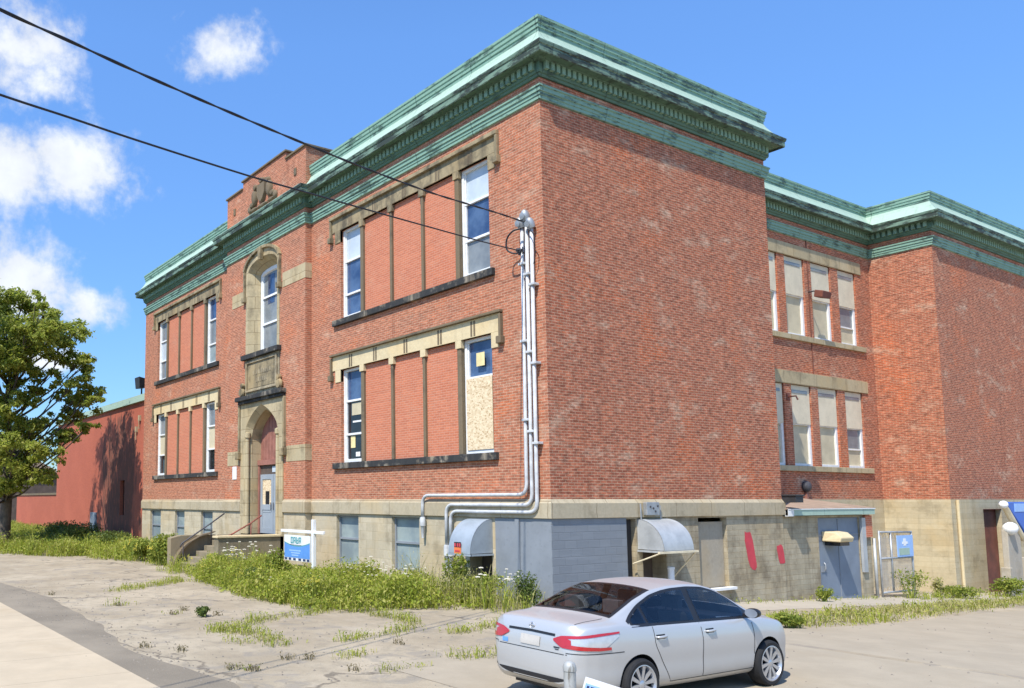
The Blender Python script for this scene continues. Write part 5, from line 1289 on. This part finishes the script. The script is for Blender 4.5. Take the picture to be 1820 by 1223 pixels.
def weedy(name, polys, dens, hmin, hmax, wid, mat, label, seed, leaves=0.0, lsize=.07, vary=True, fade=.0):
    """each plant is a handful of blades with small leaves up its height"""
    V_=[];F_=[];of=0
    for k,poly in enumerate(polys):
        P = np.array(poly); A = .5*abs(np.dot(P[:,0],np.roll(P[:,1],1))-np.dot(P[:,1],np.roll(P[:,0],1))); n = max(6,int(A*dens)); g = np.random.default_rng(seed+k+99)
        Q = scatter(poly,n,seed+k); ed = edge_dist(Q,poly) if fade else None
        nz_ = np.array([mnoise.noise(Vector((x*.9,y*.9,seed)))+.6*mnoise.noise(Vector((x*2.7,y*2.7,seed+4))) for x,y in Q])
        hm = np.clip(.78+1.0*nz_,.22,1.7) if vary else np.ones(n)
        if name=='weeds': hm = np.where((Q[:,0]>-11.6)&(Q[:,0]<-6.8)&(Q[:,1]>-3.7), np.minimum(hm,.55), hm*np.where(Q[:,0]<-6.8,1.1,.9))
        if fade: hm = hm*np.clip(.3+ed/fade,.3,1.0)
        keep = g.random(n) < np.clip(.72+1.5*nz_,.06,1) if vary else np.ones(n,bool)
        if fade: keep &= (g.random(n) < np.clip(.25+ed/(fade*.5),0,1))
        Q = Q[keep]; hm = hm[keep]; n = len(Q); Q = Q + g.normal(size=Q.shape)*(.10 if fade else .015)
        v,f = blades(Q,hmin,hmax,wid,seed*3+k,.75,hm); V_.append(v);F_.append(f+of);of+=len(v)
        if leaves:
            m_ = int(n*leaves); J = g.integers(0,n,m_); hz = g.random(m_)**.7*hmax*.92*hm[J]
            C = np.column_stack([Q[J]+g.normal(size=(m_,2))*(.03+.12*hz[:,None]), hz+.02+np.where(Q[J,1]>0,-.044*np.clip(Q[J,1],0,30),0)])
            v,f = leaf_quads(C,np.tile([0,0,.5],(m_,1)),g.uniform(lsize*.5,lsize*1.5,m_),seed+k,.45,.15); V_.append(v);F_.append(f+of);of+=len(v)
    o = mesh_np(name,np.concatenate(V_),np.concatenate(F_),mat); o['kind']='stuff'; o['label']=label; return o
BED = [(-12.7,-.5),(-12.7,-3.1),(-13.3,-3.9),(-10.34,-4.76),(-6.86,-5.3),(-4.9,-5.4),(-2.6,-5.3),(-1.8,-4.4),(-1.7,-3.2),(-1.1,-2.2),(-.6,-1.5),(-2.0,-.3)]
weedy('weeds',[BED],380,.22,.74,.009,K['weed'],'tall green weeds filling the bed in front of the school',21,3.6,.09,True,.9)
weedy('dry_weeds',[[(-5.6,-.2),(-5.2,-1.6),(-3.4,-2.4),(-1.6,-1.9),(.3,-1.2),(.4,-.1)]],150,.3,.95,.007,K['straw'],'dry straw coloured weeds along the base wall',23,1.6,.05,True,.4)
weedy('step_weeds',[[(-16.1,-3.35),(-13.0,-3.3),(-12.6,-4.7),(-15.2,-4.3)],[(-1.2,-1.9),(.2,-1.9),(.5,-1.0),(.2,-.3),(-1.4,-.4)]],110,.2,.6,.009,K['weed'],'straggly weeds in front of the steps and at the painted corner',27,3.0,.07,True,.5)
weedy('long_grass',[[(-28.5,-.2),(-28.5,-4.6),(-22,-4.6),(-19.2,-3.4),(-16.9,-3.6),(-16.6,-.5)],[(-64,.9),(-64,-14),(-40,-9.8),(-27.4,-7.3),(-24.0,-5.5),(-24.5,-3.6),(-28.5,-3.6),(-28.5,.2)]],130,.25,.7,.016,K['weed'],'rough grass and weeds left of the entrance steps',25,3.0,.1,True,1.0)
def ribbon(P, w, seed):
    w = w*1.35
    P = [Vector((x,y,0)) for x,y in P]; L=[];R=[]
    for i,p in enumerate(P):
        d = (P[min(i+1,len(P)-1)]-P[max(i-1,0)]).normalized(); n = Vector((-d.y,d.x,0)); k = w*(.6+.8*abs(mnoise.noise(Vector((i*.9,seed,0)))+.3)); L.append(p+n*k); R.append(p-n*k)
    return [(q.x,q.y) for q in L+R[::-1]]
def fine(P, n=6): return [(q.x,q.y) for q in smooth_path([(x,y,0) for x,y in P],n)]
CR = [ribbon(fine([(-1.13,-8.4),(-1.72,-7.35),(-2.08,-6.33),(-2.31,-5.31),(-2.8,-4.3)]),.2,1),
      ribbon(fine([(-1.16,-8.44),(-.66,-8.01),(.16,-7.94),(1.1,-8.11)]),.22,2),
      ribbon(fine([(1.2,-7.0),(.99,-6.2),(.95,-5.5),(.5,-4.6)]),.12,3), ribbon(fine([(.6,-4.6),(-.38,-4.2),(-.85,-4.3),(-1.48,-4.31),(-2.0,-4.4)]),.16,4),
      ribbon(fine([(-9.06,-7.9),(-9.75,-7.0),(-10.4,-5.87),(-11.04,-4.95)]),.26,5), ribbon(fine([(2.57,-7.88),(2.37,-7.0)]),.1,6), ribbon(fine([(3.75,-7.89),(3.8,-6.9)]),.07,7),
      ribbon(fine([(3.4,-6.3),(3.75,-5.3),(3.4,-4.2)]),.1,8), ribbon(fine([(1.62,-4.6),(1.3,-3.4),(1.06,-2.6),(.7,-1.9)]),.14,9), ribbon(fine([(-.1,-8.6),(.6,-8.45)]),.1,10), ribbon(fine([(2.3,-9.65),(2.6,-9.4)]),.06,11), ribbon(fine([(-6.2,-8.8),(-5.9,-8.6)]),.1,12), ribbon(fine([(-4.1,-8.2),(-3.8,-8.0)]),.12,13)]
weedy('joint_grass',CR,420,.04,.19,.007,K['weed'],'short grass growing in the cracks of the paving',31,1.5,.045,True,.1)
weedy('thin_joint_grass',CR,130,.03,.10,.008,K['straw'],'dry grass growing in the cracks of the paving',33,.3,.04,False)
YS = [(3.7,2.3),(4.3,2.7),(4.45,5.8),(3.9,10.2),(3.4,15),(3.1,18),(2.2,24),(1.6,24),(1.9,18),(2.1,13),(2.6,7),(2.9,3.4)]
weedy('verge_grass',[YS],170,.04,.20,.011,K['straw'],'thin dry grass strip between footway and driveway',41,1.2,.05,True,.5)
weedy('verge_weeds',[YS,[(.05,16.2),(1.2,16.2),(1.5,30),(.1,30)],[(.05,7),(.5,7),(.5,15.5),(.05,15.5)]],70,.05,.26,.011,K['weed'],'green weeds scattered along the yard verge',43,1.6,.06,True,.4)
# loose grit and dead tufts on the paving
g = np.random.default_rng(123)
Q = np.concatenate([np.column_stack([g.uniform(-14,4,420),g.uniform(-9.9,-5.2,420)]),np.column_stack([g.uniform(1.8,12,300),g.uniform(-8,10,300)]),np.column_stack([g.uniform(-12,3.4,500),-10.3+g.normal(size=500)*.35])])
Q = Q[~inside(Q,np.array(BED))] if len(Q) else Q
V_=[];F_=[]
for k,(x,y) in enumerate(Q):
    s_ = g.uniform(.008,.03); z=gz(x,y)+.004; a = g.uniform(0,6.28); r_ = [(x+cos(a+q*2.09)*s_*g.uniform(.7,1.3),y+sin(a+q*2.09)*s_*g.uniform(.7,1.3),z) for q in range(3)]
    V_ += r_+[(x,y,z+s_*.8)]; b_=k*4; F_ += [(b_,b_+1,b_+3),(b_+1,b_+2,b_+3),(b_+2,b_,b_+3)]
gr_ = mesh_np('gravel',np.array(V_),np.array(F_),plain('grit',(.22,.19,.15),.9,.3,3)); gr_['kind']='stuff'; gr_['label']='loose grit scattered over the worn paving'
DT = [(-5.96,-8.79),(-3.85,-8.2),(-3.13,-7.37),(-4.34,-7.72),(.57,-9.81),(-.12,-10.2),(2.4,-9.71),(2.65,-9.47),(3.44,-8.16),(1.96,-6.14),(2.31,-8.31),(2.14,-8.59),(-9.2,-9.6)]
weedy('dead_tufts',[[(x+cos(a)*.16,y+sin(a)*.12) for a in (0,1.2,2.4,3.6,4.9)] for x,y in DT]+[[(7.3+cos(a)*.35,6.6+sin(a)*.3) for a in (0,1.2,2.4,3.6,4.9)]],500,.02,.09,.008,leaf_mat('dead_leaves',[(.13,.10,.06),(.2,.16,.09),(.28,.22,.12)],.2),'small brown dead tufts on the paving',61,1.5,.04,False)
# tall flowering weeds, one thing each
def flower_plant(kind, seed):
    g = random.Random(seed); h = g.uniform(.75,1.0); st = MB(); hd = MB(); 
    st.tube([(0,0,-.02),(g.uniform(-.04,.04),g.uniform(-.04,.04),h*.5),(g.uniform(-.08,.08),g.uniform(-.08,.08),h)],[.007,.005,.004],5)
    top = Vector(st.v[-1])
    pts = [top] + [top+Vector((g.uniform(-.16,.16),g.uniform(-.16,.16),-g.uniform(.04,.28))) for _ in range(3)]
    for p in pts[1:]: st.tube([(top.x*.5,top.y*.5,p.z-.12),p],[.004,.003],4)
    for p in pts:
        if kind=='white':
            R = g.uniform(.028,.05)
            for q in range(9): a=q*2.4; rr=R*sqrt(q/9); hd.lathe([(0,-.006),(R*.26,-.003),(R*.2,.012),(0,.014)],p+Vector((cos(a)*rr,sin(a)*rr,.012-.15*rr)),(0,0,1),6)
        else:
            for q in range(8): hd.lathe([(0,-.012),(.016,0),(0,.014)],p+Vector((g.uniform(-.035,.035),g.uniform(-.035,.035),g.uniform(-.09,.03))),(0,0,1),5)
    return st, hd
def flower_set(kind, spots, label, group, mat):
    protos = []
    for k in range(3):
        st, hd = flower_plant(kind, 50+k*7+(kind=='white'))
        x,y,s = spots[k]; o = tag(empty('flowering_weed',(0,0,0)), label, 'weed', group)
        a = st.build('stem', K['stem']); a.parent = o; b = hd.build('flower_head', mat); b.parent = o
        o.location = (x,y,gz(x,y)); o.rotation_euler.z = k; o.scale = (s,s,s); protos.append(o)
    for k,(x,y,s) in enumerate(spots[3:]):
        c = copy_tree(protos[k%3]); c.location = (x,y,gz(x,y)); c.rotation_euler.z = k*1.7; c.scale = (s,s,s)
g = random.Random(9)
WSP = [(g.uniform(-12.5,-10.6),g.uniform(-3.4,-1.2),g.uniform(.9,1.45)) for _ in range(13)] + [(g.uniform(-6.2,-2.8),g.uniform(-2.2,-.7),g.uniform(.8,1.2)) for _ in range(12)] + [(g.uniform(-9,-3.2),g.uniform(-4.8,-3),g.uniform(.5,.8)) for _ in range(10)] + [(g.uniform(-1.2,.3),g.uniform(-1.5,-.5),g.uniform(.8,1.2)) for _ in range(5)]
flower_set('white', WSP, 'tall stalk with white flower heads among the weeds before the school', 'white flowering weeds', K['flower'])
YSP = [(g.uniform(-12.3,-9.2),g.uniform(-4.6,-2.6),g.uniform(.6,1.1)) for _ in range(14)] + [(g.uniform(-8.5,-3),g.uniform(-4.8,-2.6),g.uniform(.5,.85)) for _ in range(14)] + [(g.uniform(-19.5,-17),g.uniform(-4.0,-2.6),g.uniform(.8,1.3)) for _ in range(8)]
flower_set('yellow', YSP, 'weed stalk with small yellow flower heads in the green bed', 'yellow flowering weeds', K['goldflower'])
# ------------------------------------------------------------------ camera, sun, sky
CAMP = dict(f=1460.355, cx=553.52, cy=747.88, yaw=1.02361917, pitch=.0960491226, loc=(14.1095,-15.4084,2.6))
cam = bpy.data.cameras.new('camera'); co = bpy.data.objects.new('camera', cam); COL.objects.link(co); scene.camera = co
co.location = CAMP['loc']; co.rotation_euler = (pi/2+CAMP['pitch'], 0, CAMP['yaw'])
cam.sensor_fit = 'HORIZONTAL'; cam.sensor_width = 36; cam.lens = CAMP['f']/1820*36
cam.shift_x = (910-CAMP['cx'])/1820; cam.shift_y = (CAMP['cy']-611.5)/1820; cam.clip_end = 3000; cam.clip_start = .1
SUNDIR = Vector((-.235,.53,-.815)).normalized()          # direction the light travels
sl_ = bpy.data.lights.new('sun','SUN'); so = bpy.data.objects.new('sun', sl_); COL.objects.link(so)
sl_.energy = SUN_E; sl_.angle = radians(.53); sl_.color = (1,.955,.88)
so.rotation_euler = SUNDIR.to_track_quat('-Z','Y').to_euler()
w = bpy.data.worlds.new('World'); scene.world = w; w.use_nodes = True
t = w.node_tree; t.nodes.clear(); N = t.nodes.new; L = t.links.new
sky = N('ShaderNodeTexSky'); sky.sky_type = 'NISHITA'; sky.sun_disc = False
toS = -SUNDIR; sky.sun_elevation = math.asin(toS.z); sky.sun_rotation = atan2(toS.x, toS.y); sky.air_density = 1.0; sky.dust_density = .35; sky.ozone_density = 2.2; sky.altitude = 0
tc = N('ShaderNodeTexCoord')
def vm(op, a, b):
    n = N('ShaderNodeVectorMath'); n.operation = op
    for s,v in zip(n.inputs,(a,b)):
        if isinstance(v,(tuple,list,Vector)): s.default_value = v
        else: L(v,s)
    return n
def mt(op, a, b=None, clamp=False):
    n = N('ShaderNodeMath'); n.operation = op; n.use_clamp = clamp
    for s,v in zip(n.inputs,(a,b)):
        if v is None: continue
        if isinstance(v,(int,float)): s.default_value = v
        else: L(v,s)
    return n.outputs[0]
# direction, turned so that each cumulus stands where it stood over the roofs
dirn = tc.outputs['Generated']
def look(px,py):
    f,cx,cy = CAMP['f'],CAMP['cx'],CAMP['cy']; cyw,syw = cos(CAMP['yaw']),sin(CAMP['yaw']); cp,sp_ = cos(CAMP['pitch']),sin(CAMP['pitch'])
    fw = Vector((-syw*cp,cyw*cp,sp_)); rt = Vector((cyw,syw,0)); up = rt.cross(fw)
    return (fw+rt*((px-cx)/f)-up*((py-cy)/f)).normalized()
nz = N('ShaderNodeTexNoise'); L(dirn,nz.inputs['Vector']); nz.inputs['Scale'].default_value = 9; nz.inputs['Detail'].default_value = 9; nz.inputs['Roughness'].default_value = .62; nz.inputs['Distortion'].default_value = .25
nz2 = N('ShaderNodeTexNoise'); L(dirn,nz2.inputs['Vector']); nz2.inputs['Scale'].default_value = 30; nz2.inputs['Detail'].default_value = 7; nz2.inputs['Roughness'].default_value = .6
nz3 = N('ShaderNodeTexNoise'); L(dirn,nz3.inputs['Vector']); nz3.inputs['Scale'].default_value = 14; nz3.inputs['Detail'].default_value = 6; nz3.inputs['Roughness'].default_value = .55
tot = None
for px,py,a,b in ((45,110,160,115),(-90,120,150,120),(138,295,145,105),(20,300,130,90),(40,500,165,100),(160,545,80,60),(-120,520,160,110),(400,90,105,72),(60,640,120,30),(-250,330,160,100)):
    c = look(px,py); rt = c.cross(Vector((0,0,1))).normalized(); up = rt.cross(c)
    sc = CAMP['f']*sqrt(1+((px-CAMP['cx'])/CAMP['f'])**2+((py-CAMP['cy'])/CAMP['f'])**2)
    d1 = mt('DIVIDE', vm('DOT_PRODUCT',dirn,tuple(rt)).outputs['Value'], a/sc); d2 = mt('DIVIDE', vm('DOT_PRODUCT',dirn,tuple(up)).outputs['Value'], b/sc)
    rr = mt('SQRT', mt('ADD', mt('MULTIPLY',d1,d1), mt('MULTIPLY',d2,d2)))
    e = mt('SUBTRACT', 1.0, rr); front_ = mt('GREATER_THAN', vm('DOT_PRODUCT',dirn,tuple(c)).outputs['Value'], 0)
    e = mt('ADD', mt('MULTIPLY', e, front_), mt('MULTIPLY', mt('SUBTRACT',front_,1), 9))
    tot = e if tot is None else mt('MAXIMUM', tot, e)
den = mt('ADD', mt('MULTIPLY',tot,1.2), mt('ADD', mt('MULTIPLY', mt('SUBTRACT', nz.outputs[0], .5), 2.5), mt('MULTIPLY', mt('SUBTRACT', nz2.outputs[0], .5), 1.5)))
mr = N('ShaderNodeMapRange'); mr.interpolation_type = 'SMOOTHSTEP'; L(den,mr.inputs[0]); mr.inputs[1].default_value = .08; mr.inputs[2].default_value = .98
cv = N('ShaderNodeMapRange'); L(mt('ADD', mt('MULTIPLY',den,.35), mt('MULTIPLY',nz3.outputs[0],1.1)),cv.inputs[0]); cv.inputs[1].default_value = .45; cv.inputs[2].default_value = 1.1; cv.inputs[3].default_value = .70; cv.inputs[4].default_value = .98
bg1 = N('ShaderNodeBackground'); L(sky.outputs[0],bg1.inputs[0]); bg1.inputs[1].default_value = SKY_S
tint = N('ShaderNodeMix'); tint.data_type = 'RGBA'; tint.blend_type = 'MULTIPLY'; tint.inputs[0].default_value = 1; L(sky.outputs[0],tint.inputs[6]); tint.inputs[7].default_value = (*SKY_TINT,1); 
sz = N('ShaderNodeSeparateXYZ'); L(dirn,sz.inputs[0]); ez = N('ShaderNodeMapRange'); L(sz.outputs[2],ez.inputs[0]); ez.inputs[1].default_value = 0; ez.inputs[2].default_value = .5; ez.inputs[3].default_value = .52; ez.inputs[4].default_value = 1.0
hz = N('ShaderNodeMix'); hz.data_type = 'RGBA'; hz.blend_type = 'MULTIPLY'; hz.inputs[0].default_value = 1; L(tint.outputs[2],hz.inputs[6]); L(ez.outputs[0],hz.inputs[7]); L(hz.outputs[2],bg1.inputs[0])
bg2 = N('ShaderNodeBackground'); bg2.inputs[0].default_value = (.93,.96,1,1); L(mt('MULTIPLY',cv.outputs[0],CLOUD),bg2.inputs[1])
mx = N('ShaderNodeMixShader'); L(mt('MULTIPLY',mr.outputs[0],.9),mx.inputs[0]); L(bg1.outputs[0],mx.inputs[1]); L(bg2.outputs[0],mx.inputs[2])
ow = N('ShaderNodeOutputWorld'); L(mx.outputs[0],ow.inputs[0])
vs = scene.view_settings; vs.view_transform = 'Standard'; vs.look = 'None'; vs.gamma = 1; vs.exposure = EXPO; vs.use_curve_mapping = False
scene.render.engine = 'CYCLES'; scene.cycles.max_bounces = 6; scene.cycles.use_denoising = True
